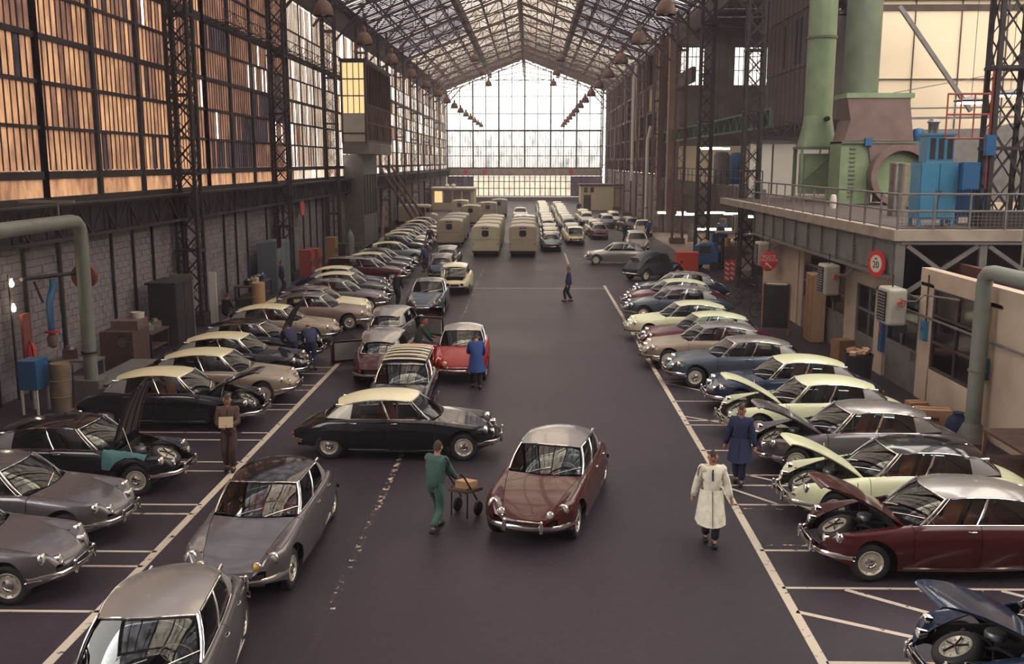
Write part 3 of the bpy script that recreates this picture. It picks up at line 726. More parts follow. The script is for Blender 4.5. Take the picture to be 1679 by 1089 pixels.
WL = block_wall()
for y in [26.4, 28.3, 30.5, 34.4, 36.3, 38.2, 42.0, 43.6, 47.3, 49.2, 51.1, 55, 58.8, 64, 66, 68, 70, 72, 74]:
    tn[0] += 1; struct('trim_%d' % tn[0], MB().box((XL+.12, y, 2.7), (.10, .13 if int(y*2) % 2 else .07, 5.4)), MT['iron'])
# crane-rail girder running along the wall under the windows
gt = thing('crane_girder', 'long dark lattice girder running along left wall below the amber windows', 'girder', (XL+.55, 10, 4.45))
girder_mb((0, 0, 0), (0, 166, 0), 1.0, 166, .11).build('lattice', MT['iron'], gt, smooth=0)
MB().box((0, 83, 1.06), (.45, 166, .06)).build('walkway_plate', MT['iron'], gt, smooth=0)
MB().box((-.3, 83, .02), (.5, 166, .05)).build('bottom_plate', MT['iron'], gt, smooth=0)
MB().box((-.48, 83, .5), (.05, 166, 1.05)).build('back_plate', MT['iron'], gt, smooth=0)
# window wall : frames, rails and panes
ROWS = [(5.70, 6.28), (6.52, 7.80), (7.90, 9.15), (9.27, 10.50), (10.68, 11.90), (12.0, 13.1), (13.45, 14.8), (14.9, 16.8)]
rnd = random.Random(7)
for wi in range(len(BAYS)-1):
    y0, y1 = BAYS[wi], BAYS[wi+1]; nf = max(1, round((y1-y0)/3.875)); fw = (y1-y0)/nf
    if y1 < 18: continue
    fr = MB()
    for k in range(nf+1): fr.box((XL, y0+k*fw, 11.4), (.20 if wi < 3 else .07, .24, 11.4))
    for za, zb in [(5.30,5.72), (6.28,6.52), (7.80,7.90), (9.15,9.27), (10.50,10.68), (11.9,12.0), (13.1,13.45), (14.8,14.9), (16.8,17.1)]:
        fr.box((XL, (y0+y1)/2, (za+zb)/2), (.16 if wi < 3 else .07, y1-y0, zb-za))
    near = wi in (0, 1)
    npn = 10 if wi < 4 else 5
    bars = MB()
    for f in range(nf):
        for j in range(1, npn):
            y = y0 + f*fw + .12 + (fw-.24)*j/npn
            bars.box((XL-.01, y, 11.6), (.03, .05, 10.1))
    w = struct('window_%d' % (wi+1), fr, MT['iron'], smooth=0)
    bars.build('glazing_bars', MT['iron'], w, smooth=0, fix=False)['kind'] = 'stuff'
    pw = (fw-.24)/npn - .03; shared = {}; joined = {}
    for ri, (za, zb) in enumerate(ROWS):
        wide = ri == 0
        for f in range(nf):
            cols = 3 if wide else npn
            for j in range(cols):
                cw = (fw-.24)/cols; y = y0 + f*fw + .12 + cw*(j+.5); q = rnd.random()
                if wi <= 1:
                    base = 'pane_amber' if (ri <= 3 and q < .80) or (ri > 3 and q < .35) else 'pane_brown'
                    if ri == 0: base = 'pane_amber'
                    elif q > .985: base = 'pane_clear'
                    elif q > .95: base = 'pane_dim'
                elif wi == 2:
                    blk = (f*7 + ri*3) % 5
                    base = ('pane_dim' if blk in (0, 3) and q < .8 else 'pane_brown') if q < .95 else 'pane_clear'
                    if ri == 0: base = 'pane_amber'
                    if ri >= 6: base = 'pane_brown'
                elif wi == 3: base = 'pane_pale' if q < .72 else ('pane_clear' if q < .82 else 'pane_brown')
                elif wi in (4, 5): base = 'pane_pale' if q < .6 else ('pane_amber' if q < .75 else 'pane_clear')
                else: base = 'pane_pale' if q < .55 else 'pane_brown' if q < .8 else 'pane_clear'
                if near and za < 12.5 and (wi == 1 or y > 26.5):
                    key = (ri, wide)
                    if key not in shared: shared[key] = MB().add([(0,-(cw-.012)/2,-(zb-za)/2),(0,(cw-.012)/2,-(zb-za)/2),(0,(cw-.012)/2,(zb-za)/2),(0,-(cw-.012)/2,(zb-za)/2)],[(0,1,2,3)]).mesh('pane', smooth=0)
                    o = place(shared[key], 'pane', MT[base], w, (XL-.02, y, (za+zb)/2), (0, 0, rnd.uniform(-.05, .05)))
                else:
                    joined.setdefault(base, MB()).add([(XL-.02,y-(cw-.012)/2,za),(XL-.02,y+(cw-.012)/2,za),(XL-.02,y+(cw-.012)/2,zb),(XL-.02,y-(cw-.012)/2,zb)],[(0,1,2,3)])
    for k, mb in joined.items(): mb.build('distant_panes', MT[k], w, smooth=0, fix=False)['kind'] = 'stuff'
# wall strip above the windows up to the eaves
struct('wall_left', MB().box((XL-.1, 92, 18.1), (.3, 172, 2.0)), MT['iron_brown'])
# catwalk lattice high on the window wall
ct = thing('catwalk', 'thin dark lattice catwalk along the upper left windows', 'catwalk', (XL+.2, 46, 13.2))
girder_mb((.0,0,0), (.0,46,0), .8, 46, .05, ax='X').build('deck_lattice', MT['iron'], ct, smooth=0)
girder_mb((.8,0,0), (.8,46,0), .5, 30, .04).build('hand_rail', MT['iron'], ct, smooth=0)
ORD = ['nearest', 'second', 'third', 'fourth', 'fifth', 'sixth', 'seventh', 'eighth', 'ninth']
for k, y in enumerate((40.7, 56.4, 70.8, 84.4, 96.5, 108.5, 122, 136, 151)):
    lattice_column(XL+.75, y, 0, ZE, .85, .7, 'iron', 'dark riveted lattice column against left window wall, %s from the camera' % ORD[k], bars=k < 2)
# ================================================================== far gable wall
gw = MB()
z0 = 5.7
gx0, gx1 = XL+.2, XR-.2
fr = MB()
nx = 12
for k in range(nx+1):
    x = lerp(gx0, gx1, k/nx); fr.box((x, YF, (z0+roof_z(x))/2), (.14 if k % 2 else .26, .22, roof_z(x)-z0))
for z in (5.75, 7.9, 9.5, 12.3, 15.2, 18.2, 21):
    hw = 13.8 if z < ZE else (ZR-z)/(ZR-ZE)*13.9
    fr.box((XC, YF, z), (2*hw, .2, .30 if z in (5.75, 12.3) else .12))
gab = struct('window_20', fr, MT['iron'])
thin = MB()
for k in range(nx*5+1):
    x = lerp(gx0, gx1, k/(nx*5)); thin.box((x, YF, (z0+roof_z(x))/2), (.05, .06, roof_z(x)-z0))
thin.build('glazing_bars', MT['iron'], gab, smooth=0)['kind'] = 'stuff'
rnd = random.Random(3); pm = {}
for k in range(nx):
    x0, x1 = lerp(gx0, gx1, k/nx), lerp(gx0, gx1, (k+1)/nx)
    for za, zb in ((5.9,7.85),(7.97,9.45),(9.55,12.2)):
        for h in range(2):
            xa, xb = lerp(x0, x1, h/2), lerp(x0, x1, (h+1)/2); key = (round(xb-xa,3), za)
            if key not in pm: w2, h2 = (xb-xa-.06)/2, (zb-za)/2; pm[key] = MB().add([(-w2,0,-h2),(w2,0,-h2),(w2,0,h2),(-w2,0,h2)],[(0,1,2,3)]).mesh('pane', smooth=0)
            place(pm[key], 'pane', MT['gable_dirty'], gab, ((xa+xb)/2, YF+.05, (za+zb)/2))
    MB().add([(x0,YF+.05,12.4),(x1,YF+.05,12.4),(x1,YF+.05,roof_z(x1)),(x0,YF+.05,roof_z(x0))],[(0,1,2,3)]).build('pane', MT['gable_glass'], gab, smooth=0, fix=False)
struct('wall_back', MB().box((XC, YF+.1, 5.05), (27.9, .5, 1.25)), MT['concrete'])
struct('wall_back', MB().box((XC, YF+.15, .35), (27.9, .4, .7)), MT['plaster_dim'])
dr = struct('window_21', girder_mb((gx0, YF, .8), (gx1, YF, .8), 0.05, 2, .1), MT['iron_brown'])
dm = MB()
for k in range(31): dm.box((lerp(gx0, gx1, k/30), YF, 2.6), (.14, .16, 3.7))
for z in (2.2, 3.4): dm.box((XC, YF, z), (27.4, .12, .12))
dm.build('door_frames', MT['iron_brown'], dr, smooth=0)
pk = MB().add([(-.39,0,-1.75),(.39,0,-1.75),(.39,0,1.75),(-.39,0,1.75)],[(0,1,2,3)]).mesh('pane', smooth=0)
for k in range(30):
    place(pk, 'pane', MT['pane_cream' if 4 < k < 24 else 'pane_dim'], dr, (lerp(gx0, gx1, (k+.5)/30), YF+.1, 2.6))
# ================================================================== roof
raf = MB()
def sl(x, y, dz=0): return (x, y, roof_z(x)+dz)
for y in [6 + 7.75*k for k in range(22)]:
    for xa, xb, n in ((XL, XC, 12), (XC, XR, 12)):
        raf.bar(sl(xa, y), sl(xb, y), .20, .16); raf.bar(sl(xa, y, -1.0), sl(xb, y, -1.0), .14, .14)
        for k in range(n):
            p, q = lerp(xa, xb, k/n), lerp(xa, xb, (k+1)/n)
            raf.bar(sl(p, y, -1.0 if k % 2 else 0), sl(q, y, 0 if k % 2 else -1.0), .09)
            raf.bar(sl(p, y, -1.0), sl(p, y, 0), .07)
    raf.tube([(XL+.3, y, ZE-.9), (XC, y, ZE+1.4), (XR-.3, y, ZE-.9)], .05, 5)
    raf.bar((XC, y, ZE+1.4), (XC, y, ZR), .08)
    for sg, xe in ((1, XL), (-1, XR)): raf.bar((xe+sg*4.6, y, ZE+.0), sl(xe+sg*4.6, y, -1), .06); raf.bar((xe+sg*4.6, y, ZE), sl(xe+sg*7.6, y, -1), .06); raf.bar((xe+.3*sg, y, ZE-3.2), sl(xe+sg*3.5, y, -1), .16)
cl = raf.build('ceiling', MT['iron_brown'], smooth=0, fix=False); cl['kind'] = 'structure'
pu = MB()
for x in [XL+.2, -12.9, -10.7, -8.5, -5.0, -3.1, XC, .7, 2.6, 6.1, 8.3, 10.5, XR-.2]:
    pu.bar(sl(x, 4, -.1), sl(x, YF, -.1), .12, .14); pu.bar(sl(x, 4, -.55), sl(x, YF, -.55), .09)
    for k in range(88): pu.bar(sl(x, 4+k*1.955, -.55 if k % 2 else -.1), sl(x, 4+(k+1)*1.955, -.1 if k % 2 else -.55), .05)
for x in (-7.1, 4.7, XC): pu.bar(sl(x, 4, -.4), sl(x, YF, -.4), .5, .9)
pu.build('purlins', MT['iron'], cl, smooth=0, fix=False)['kind'] = 'stuff'
gb = MB()
for k in range(230):
    y = 4 + k*.75
    gb.bar(sl(XL, y, .12), sl(XC, y, .12), .045, .07); gb.bar(sl(XC, y, .12), sl(XR, y, .12), .045, .07)
gb.build('glazing_bars', MT['iron_brown'], cl, smooth=0, fix=False)['kind'] = 'stuff'
for xa, xb, m in ((-7.1, XC, 'roof_glass'), (XC, 4.7, 'roof_glass')):
    for k in range(22):
        ya = 4 + 7.82*k
        MB().grid([[sl(x, y, .2) for x in (xa, xb)] for y in (ya, ya+7.75)]).build('roof_light', MT[m], cl, smooth=0, fix=False)
for xa, xb in ((XL, -7.1), (4.7, XR)):
    for k in range(22):
        ya = 4 + 7.82*k
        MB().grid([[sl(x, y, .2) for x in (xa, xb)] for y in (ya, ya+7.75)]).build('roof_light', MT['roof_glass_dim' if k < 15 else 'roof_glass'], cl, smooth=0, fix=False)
struct('wall_front', MB().box((10, -8, 12), (80, .3, 26)), MT['plaster_dim'])
for xa, xb, hh in ((XL, XC, 1), (XC, XR, -1)):
    MB().grid([[sl(x, y, .2) for x in (xa, xb)] for y in (-8, 4)]).build('end_sheet', MT['iron'], cl, thick=.03, smooth=0)

# ================================================================== right side
XS = 16.0
MT['column_brown'] = mat('column_brown', (.15,.095,.08), .7, .1, var=.5, vscale=1.2)
RC = [54, 68.5, 83, 97.5, 112, 126.5, 141, 155.5, 170]
for k, y in enumerate(RC):
    lattice_column(11.95 if k < 2 else 12.4, y, 0, ZE, .85, .62, 'iron' if k < 2 else 'column_brown', 'dark lattice column on right side of the aisle, %s beyond the platform' % ORD[k] , bars=k < 2)
big = lattice_column(14.3, 30.3, 4.85, ZE, 1.0, .7, 'iron', 'thick dark lattice column rising behind the blue cabinets at right edge', bars=True, pitch=1.4)
# far right wall : frames with dim glass, spandrels
fr = MB(); nf = 20
for k in range(nf+1): fr.box((XR+.4, 97.5+k*3.92, 12.2), (.2, .28, 13.4))
for z in (5.4, 7.2, 9.6, 12.2, 15, 18.6): fr.box((XR+.4, 136.5, z), (.18, 79, .3))
wr = struct('window_22', fr, MT['iron_brown'], smooth=0)
rnd = random.Random(12); jn = {}
for k in range(nf):
    for za, zb in ((5.6,7.05),(7.35,9.45),(9.75,12.05),(12.35,14.85),(15.15,18.4)):
        for j in range(4):
            m = rnd.choice(('pane_dim','pane_dim','pane_brown','pane_dim','pane_pale'))
            jn.setdefault(m, MB()).box((XR+.45, 97.5+k*3.92+.5+j*.98, (za+zb)/2), (.02, .88, zb-za))
for m, mb in jn.items(): mb.build('distant_panes', MT[m], wr, smooth=0, fix=False)['kind'] = 'stuff'
struct('wall_right', MB().box((XR+.45, 136.5, 2.6), (.3, 79, 5.4)), MT['plaster_dim'])
struct('wall_right', MB().box((XR+.45, 140, 18.9), (.4, 72, 1.2)), MT['iron_brown'])
for k, (x, y, z0_, z1_) in enumerate(((12.15, 119, 4.6, 16.5), (12.2, 104, 0, 9.0))):
    t = thing('downpipe', ('tall white downpipe high on the far right wall', 'pale downpipe low on the far right wall')[k], 'pipe', (x, y, z0_)); MB().tube([(0,0,0),(0,0,z1_-z0_),(.3,0,z1_-z0_+1.5)], .17, 10).build('pipe', MT['white_paint'], t); MB().lathe([(.17,0),(.24,0),(.24,.12),(.17,.12)], (0,0,2), n=10).build('collar', MT['iron_grey'], t)
for k, y in enumerate((92, 99.5)):
    struct('wall_right', MB().box((XR+.2, y, 10.5), (1.0, 1.1, 17)), MT['pilaster'] if 'pilaster' in MT else MT.setdefault('pilaster', mat('pilaster', (.27,.17,.13), .8, var=.35, vscale=.5)))
# side aisle with a gallery
XG = 27.0
struct('wall_right', MB().box((XG, 76, 10), (.3, 43, 20)), MT['plaster_dim'])
struct('wall_right', MB().box((20, 97.6, 2.3), (14, .3, 4.6)), MT['plaster_dim'])
# end wall of the side aisle with its window
cw = MB(); cw.box((20, 97.6, 9.35), (14, .3, 9.5)); cw.box((13.35, 97.6, 15.9), (.5, .3, 3.6)); cw.box((18.15, 97.6, 15.9), (2.9, .3, 3.6)); cw.box((25.1, 97.6, 15.9), (4.0, .3, 3.6)); cw.box((20, 97.6, 18.9), (14, .3, 2.4))
struct('wall_right', cw, MT['plaster_dim'])
for n_, (xa, xb) in enumerate(((13.6, 16.7), (19.6, 23.1))):
    f = MB()
    for k in range(9): f.box((lerp(xa, xb, k/8), 97.5, 15.9), (.07, .1, 3.6))
    for z in (14.1, 15.5, 16.8, 17.7): f.box(((xa+xb)/2, 97.5, z), (xb-xa, .1, .09))
    w = struct('window_%d' % (23+n_), f, MT['iron'])
    for k in range(8):
        for za, zb in ((14.15,15.45),(15.55,16.75),(16.85,17.65)): MB().box((lerp(xa, xb, (k+.5)/8), 97.62, (za+zb)/2), ((xb-xa)/8-.07, .02, zb-za)).build('pane', MT['gable_glass'], w, smooth=0)
st = struct('ceiling', MB().box((20, 76.5, 4.85), (13.8, 43, .25)), MT['concrete'])           # gallery floor
struct('trim_100', MB().box((XR+.05, 76.5, 4.75), (.3, 43, 1.1)), MT['plaster_dim'])
rb = MB()
for k in range(70): rb.box((XR-.13, 55.3+k*.61, 4.75), (.06, .08, 1.1))
struct('trim_101', rb, MT['plaster_dim'])
gg = thing('green_girder', 'long dark green lattice beam crossing between the right columns', 'girder', (XR+.1, 54.5, 8.7))
girder_mb((0,0,0), (0,43,0), .95, 42, .12).build('lattice', mat('girder_green', (.045,.085,.06), .6), gg, smooth=0)
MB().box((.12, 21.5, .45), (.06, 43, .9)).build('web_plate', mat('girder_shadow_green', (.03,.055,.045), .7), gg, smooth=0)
struct('trim_102', MB().box((XR+.4, 90, 13.9), (.3, 15, 1.2)), MT['iron_brown'])
struct('trim_103', MB().box((XR+.4, 76, 18.3), (.3, 43, 1.9)), MT['iron_brown'])
sheets = MB()
for k in range(9): sheets.box((20, 57+4.9*k, 20.0), (14, 4.6, .1))
struct('ceiling', sheets, MT['iron_brown'])
for y in (61, 68.5, 76, 83, 90):
    struct('ceiling', girder_mb((13.2, y, 18.6), (26.8, y, 18.6), 1.1, 14, .12), MT['iron_brown'], smooth=0)
# fittings inside the gallery : railing, tanks and cabinets
ra = thing('gallery_railing', 'thin dark railing along the far right gallery edge', 'railing', (XR, 55.2, 5.3))
m = MB()
for k in range(22): MB().box((0, k*2, .5), (.05, .05, 1.0)).build('post', MT['iron'], ra, smooth=0)
for z in (.5, 1.0): MB().box((0, 21, z), (.05, 42, .05)).build('rail', MT['iron'], ra, smooth=0)
# boards and cross wall beside the platform
for (yy, za, zb) in ((62.2, 8.9, 19.3),):
    pan = struct('wall_right', MB().box((XS+.15, yy, (za+zb)/2), (.2, 13, zb-za)), MT['iron_brown'])
    bd = MB().box((0,0,0), (.08, .50, 3.1)).mesh('board', smooth=0)
    for k in range(24):
        for j, z in enumerate((10.6, 13.9, 17.2)): place(bd, 'board', MT['boards'], pan, (XS+(.02 if k % 2 else 0), 56.1+k*.53, z))
    for k, (y, z) in enumerate(((58.1, 13.9), (60.2, 13.9), (61.2, 13.9), (63.9, 13.9))): MB().box((XS-.06, y, z), (.05, .4, 2.6)).build('slot_opening', MT['dark'], pan, smooth=0)
wx = struct('wall_right', MB().box((15.1, 56.2, 6.4), (5.6, .15, 3.2)), MT['plaster_dim'])
for k in range(4): MB().box((12.95+k*1.32, 56.05, 6.3), (1.22, .08, 3.0)).build('panel', MT['white_paint'], wx, smooth=0)
lg = thing('lattice_beam', 'dark lattice beam above the white panels behind the green ducts', 'girder', (12.4, 55.6, 8.1))
girder_mb((0,0,0), (9,0,0), .95, 12, .13).build('lattice', MT['iron'], lg, smooth=0)
# neighbouring hall seen over the platform: bright end wall, roof glass
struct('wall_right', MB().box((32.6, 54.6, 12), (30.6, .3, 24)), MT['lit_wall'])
struct('wall_right', MB().box((32.6, 54.3, 19.3), (30.6, .2, 8.0)), MT['iron_brown'])
f = MB()
for k in range(12): f.box((18+2.45*k, 54.4, 12), (.05, .06, 24))
for z in (11.2, 14.9): f.box((32, 54.4, z), (30, .07, .05 if z < 13 else .3))
struct('trim_104', f, MT['iron_brown'], smooth=0)
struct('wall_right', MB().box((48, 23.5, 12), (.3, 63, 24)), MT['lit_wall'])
struct('ceiling', MB().grid([[(x, y, 23.0) for x in (16.5, 48)] for y in (-8, 54.6)]), MT['gable_glass'], fix=False, smooth=0)  # unseen roof, glazed so that the sky lights the cream end wall
r2 = MB()
for k in range(8): r2.bar((16.5, 4+6.4*k, 22.7), (48, 4+6.4*k, 22.7), .15); 
for k in range(6): r2.bar((17+6*k, -8, 22.5), (17+6*k, 54, 22.5), .15)
r2.bar((18.7,52,14.6), (22.7,52,9.4), .2); r2.bar((17,52,9.0),(40,52,9.3),.12); r2.bar((17,52,9.5),(40,52,9.8),.08); r2.bar((17.5,53,10.1),(40,53,14.2),.04)
struct('trim_105', r2, MT['iron_grey'], smooth=0)
struct('wall_right', MB().prism([(16.6, 4.9), (27, 4.9), (27, 9.6), (22, 8.4), (16.6, 8.3)], 48.0, 48.2), MT['iron_grey'])
# platform
px0, py0, py1, pz = 10.75, 29.1, 56.0, 4.82
pl = struct('floor', MB().box(((px0+17.2)/2, (py0+py1)/2, pz-.16), (17.2-px0, py1-py0, .32)), MT['concrete'])
struct('floor', MB().box(((px0+17.4)/2, (py0+py1)/2+.2, pz+.01), (17.2-px0-.5, py1-py0-.5, .03)), MT['iron_brown'])
gf = thing('plate_girder', 'grey riveted plate girder under the platform edge', 'girder', (10.95, 29.3, 3.35))
MB().box((0, 9.3, .58), (.06, 18.6, 1.15)).build('web_plate', MT['iron_grey'], gf, smooth=0)
MB().box((-.05, 9.3, .03), (.34, 18.6, .06)).build('flange', MT['iron_grey'], gf, smooth=0)
sm = MB().box((0,0,0), (.09, .10, 1.08)).mesh('stiffener', smooth=0)
for k in range(11): place(sm, 'stiffener', MT['iron_grey'], gf, (-.06, .1+1.85*k, .58))
rv = MB()
for k in range(11):
    for s_ in (-.16, .16):
        for j in range(9): rv.box((-.04, .1+1.85*k+s_, .1+.12*j), (.03, .035, .035))
for j in range(120):
    for z in (.12, 1.05): rv.box((-.04, .1+.155*j, z), (.03, .035, .035))
rv.build('rivets', MT['iron_grey'], gf, smooth=0)['kind'] = 'stuff'
struct('wall_right', MB().box((14.6, 32.6, 2.3), (6, .2, 4.6)), MT['dark'])  # dark sheet added behind the braces, standing in for shade under the platform
eb = thing('braced_frame', 'grey cross braced steel frame under the near end of the platform', 'frame', (11.0, 29.25, 2.6))
for a, b, w in (((0,0,0),(0,0,1.9),.28), ((5.2,0,1.85),(0,0,1.85),.2), ((0,0,.2),(5.2,0,.2),.12), ((.2,0,1.75),(2.3,0,.25),.14), ((.2,0,.3),(2.3,0,1.75),.10), ((2.45,0,1.9),(2.45,0,.1),.22), ((2.6,0,1.75),(4.8,0,.25),.14), ((2.6,0,.3),(4.8,0,1.75),.10)):
    MB().bar(a, b, w, .12).build('brace', MT['iron_grey'], eb, smooth=0)
rl = thing('platform_railing', 'grey steel railing round the platform edge in front of the green ducts', 'railing', (px0+.12, py0+.12, pz))
L1, L2 = py1-py0-8, 4.2
for k in range(14): MB().box((0, k*L1/13, .52), (.055, .055, 1.05)).build('post', MT['iron_grey'], rl, smooth=0)
for k in range(1, 5): MB().box((k*L2/4, 0, .52), (.055, .055, 1.05)).build('post', MT['iron_grey'], rl, smooth=0)
for z in (.55, 1.05):
    MB().tube([(0, L1, z), (0, 0, z), (L2, 0, z)], .032, 6).build('rail', MT['iron_grey'], rl)
me_ = MB()
for k in range(34): me_.bar((k*L2/34, 0, .08), (k*L2/34, 0, .5), .012)
for z in (.1,.2,.3,.4): me_.bar((0,0,z), (L2,0,z), .012)
me_.build('mesh_infill', MT['iron_grey'], rl, smooth=0)['kind'] = 'stuff'
# green ducts
d1 = thing('ventilation_duct', 'tall light green vertical duct rising from the platform, left of two', 'duct', (14.45, 50.5, pz))
MB().lathe([(.68, 4.2), (.68, 15)], n=24).build('duct_pipe', MT['duct_green'], d1, smooth=60)
MB().lathe([(.67,0),(.74,0),(.74,.12),(.67,.12)], (0,0,8.0), n=24).build('joint_band', MT['duct_dark'], d1)
rows = []
for k in range(6):
    t = k/5; r_ = []
    for j in range(24):
        a = 2*PI*j/24; sq = Vector((max(-1, min(1, 1.35*math.cos(a)))*.86, max(-1, min(1, 1.35*math.sin(a)))*.7)); ci = Vector((math.cos(a)*.68, math.sin(a)*.68)); p = sq.lerp(ci, t)
        r_.append((p.x, p.y, 2.75+1.5*t))
    rows.append(r_)
MB().grid(rows, close=True).build('transition', MT['duct_green'], d1, smooth=50)
MB().box((0, 0, 2.68), (1.95, 1.6, .12)).build('flange', MT['duct_dark'], d1, smooth=0)
for x in (-.9, .9):
    for y in (-.7, .7): MB().box((x, y, 1.3), (.12, .12, 2.65)).build('leg', MT['duct_green'], d1, smooth=0)
MB().box((.1, .1, 1.4), (1.5, 1.2, 2.0)).build('damper_box', MT['duct_green'], d1, smooth=0)
MB().bar((-.9,-.78,.9), (.9,-.78,2.6), .08).build('brace', MT['duct_dark'], d1, smooth=0)
MB().lathe([(0,0),(.55,0),(.55,.3),(0,.3)], (.9,-.3,.9), 'Y', 18).build('blower', MT['duct_rust'], d1)
MB().lathe([(0,0),(.12,0),(.12,.3),(.05,.4),(0,.4)], (.2,-1.0,4.1), 'Y', 10).build('valve', MT['iron'], d1)
d2 = thing('fan_duct', 'wide dull green duct with rusty hood and round fan housing, right of two', 'duct', (15.5, 47.2, pz))
MB().lathe([(.80, 5.1), (.80, 14.6)], (.0,.3,0), n=24).build('duct_pipe', MT['duct_dark'], d2, smooth=60)
MB().box((.55, 0, 5.0), (3.1, 1.9, .22)).build('hood_cap', MT['duct_green'], d2, smooth=0)
h = MB(); h.grid([[(-.95,-.9,4.9),(1.9,-.9,4.9),(1.9,.9,4.9),(-.95,.9,4.9)], [(-.75,-.9,3.9),(2.05,-.9,3.9),(2.05,.9,3.9),(-.75,.9,3.9)], [(-1.0,-.9,2.95),(2.2,-.9,2.95),(2.2,.9,2.95),(-1.0,.9,2.95)]], close=True)
h.build('hood', MT['duct_rust'], d2, smooth=0)
MB().box((.6, -.05, 2.88), (3.4, 1.9, .10)).build('flange', MT['duct_dark'], d2, smooth=0)
MB().box((-.35, 0, 1.5), (1.5, 1.7, 2.9)).build('fan_casing', MT['duct_green'], d2, smooth=0)
MB().prism([(.1,2.85),(2.3,2.85),(2.3,1.3),(1.3,.4),(.4,1.2)], -.95, .8).build('casing_side', MT['duct_rust'], d2, smooth=0)
MB().lathe([(.0,0),(1.15,0),(1.15,.10),(1.42,.10),(1.42,-.55),(1.15,-.55)], (1.55,-1.0,1.35), 'Y', 30).build('volute', MT['duct_rust'], d2, smooth=30)
MB().lathe([(0,-.02),(1.12,-.02),(1.12,-.12),(0,-.12)], (1.55,-1.0,1.35), 'Y', 30).build('volute_face', MT['duct_green'], d2, smooth=30)
MB().box((.1, -.95, 2.9), (.34, .3, .34)).build('switch_box', MT['blue_deep'], d2, smooth=0)
MB().lathe([(0,0),(.22,0),(.28,.3),(.22,.55),(0,.6)], (2.5,-.6,2.95), 'Z', 10).build('motor', MT['blue_deep'], d2)
for k in range(12): MB().box((-.55, -.88, .4+.2*k), (.28, .05, .06)).build('rung', MT['duct_dark'], d2, smooth=0)
cy = thing('steel_drum', 'tall plain steel cylinder standing on the platform left of the blue cabinet', 'cylinder', (13.55, 36.6, pz))
MB().lathe([(0,0),(.34,0),(.34,1.85),(.36,1.86),(.36,1.95),(0,1.97)], n=18).build('drum', MT['steel'], cy)
MB().tube([(.3,-.1,.3),(.7,-.3,.5),(.8,-.3,.3)], .05, 6).build('hose', MT['iron'], cy)
def cabinet(x, y, w, d, h, m, label, top=True):
    t = thing('cabinet', label, 'cabinet', (x, y, pz))
    MB().box((0, 0, .25+h/2), (w, d, h)).build('body', MT[m], t, smooth=0)
    for sx in (-1,1):
        for sy in (-1,1): MB().box((sx*(w/2-.06), sy*(d/2-.06), .13), (.10,.10,.26)).build('leg', MT[m], t, smooth=0)
    for sx in (-1,1):
        dd = MB().box((sx*w/4, -d/2-.015, .25+h/2), (w/2-.04, .03, h-.1)).build('door', MT[m], t, smooth=0)
        MB().box((sx*.06, -d/2-.045, .25+h*.45), (.025, .04, .24)).build('handle', MT['steel'], dd, smooth=0)
    if top:
        u = MB().box((.02, 0, .25+h+.42), (w*.72, d*.8, .8)).build('top_unit', MT[m], t, smooth=0)
        for k in range(3): MB().box((-.22+.26*k, -d*.4-.012, .25+h+.42), (.15, .02, .62)).build('louvre', MT['iron'], u, smooth=0)
        MB().box((.02, 0, .25+h+.84), (w*.8, d*.9, .06)).build('top_plate', MT[m], t, smooth=0)
        MB().lathe([(0,0),(.15,0),(.15,.3),(.2,.36),(.12,.45),(0,.46)], (-.12,0,.25+h+.86), 'Z', 12).build('vent_pot', MT['steel'], t)
    return t
cabinet(12.45, 30.75, 1.12, .8, 1.72, 'blue_machine', 'light blue two door metal cabinet with slotted box on top')
cabinet(14.0, 31.9, .95, .8, 1.72, 'blue_deep', 'dark blue metal cabinet beside the light blue one on platform', top=False)
MT['duct_red'] = mat('duct_red', (.28,.05,.035), .6)
pp = thing('pipe_manifold', 'dull red pipes and valves on the dark column above the cabinets', 'pipework', (13.7, 30.0, 7.3))
MB().tube([(0,0,-1.3),(0,0,2.2)], .04, 6).build('riser', MT['duct_red'], pp)
for z in (.2,.9,1.5): MB().tube([(-1.3,0,z+.05*0),(0,0,z),(0.0,0,z)], .03, 6).build('branch', MT['duct_red'], pp)
for x in (-1.3,-.9,-.5): MB().tube([(x,0,.2),(x,0,1.5)], .025, 6).build('branch', MT['duct_red'], pp)
MB().box((0,-.1,.0), (.28,.2,.6)).build('valve_box', MT['blue_deep'], pp, smooth=0)
MB().box((-.5,-.05,-.9), (.5,.2,.8)).build('meter_box', MT['blue_deep'], pp, smooth=0)
wh = thing('white_ventilator', 'small white tilted bottle shape leaning by the platform railing', 'bottle', (13.0, 42.5, pz)); MB().lathe([(0,0),(.12,.02),(.15,.4),(.1,.6),(0,.62)], n=10).build('body', MT['white_paint'], wh)
# hanging work lamps of the neighbouring hall
for k, (x, y, z) in enumerate(((17.45, 40, 9.15), (19.2, 40.5, 9.45), (20.9, 40.2, 9.65))):
    t = thing('work_lamp', '%s of three lit flat lamps hanging over the platform at upper right' % ('leftmost', 'middle', 'rightmost')[k], 'lamp', (x, y, z), group='flat lamps over the platform')
    MB().lathe([(.62,0),(.66,.06),(.3,.16),(.08,.22),(0,.24)], n=20).build('shade', MT['iron_grey'], t)
    MB().box((0,0,-.04), (.9,.5,.06)).build('tube', MT['tube_light'], t, smooth=0)
    MB().tube([(0,0,.2),(0,0,13.2)], .012, 5).build('cable', MT['iron'], t)
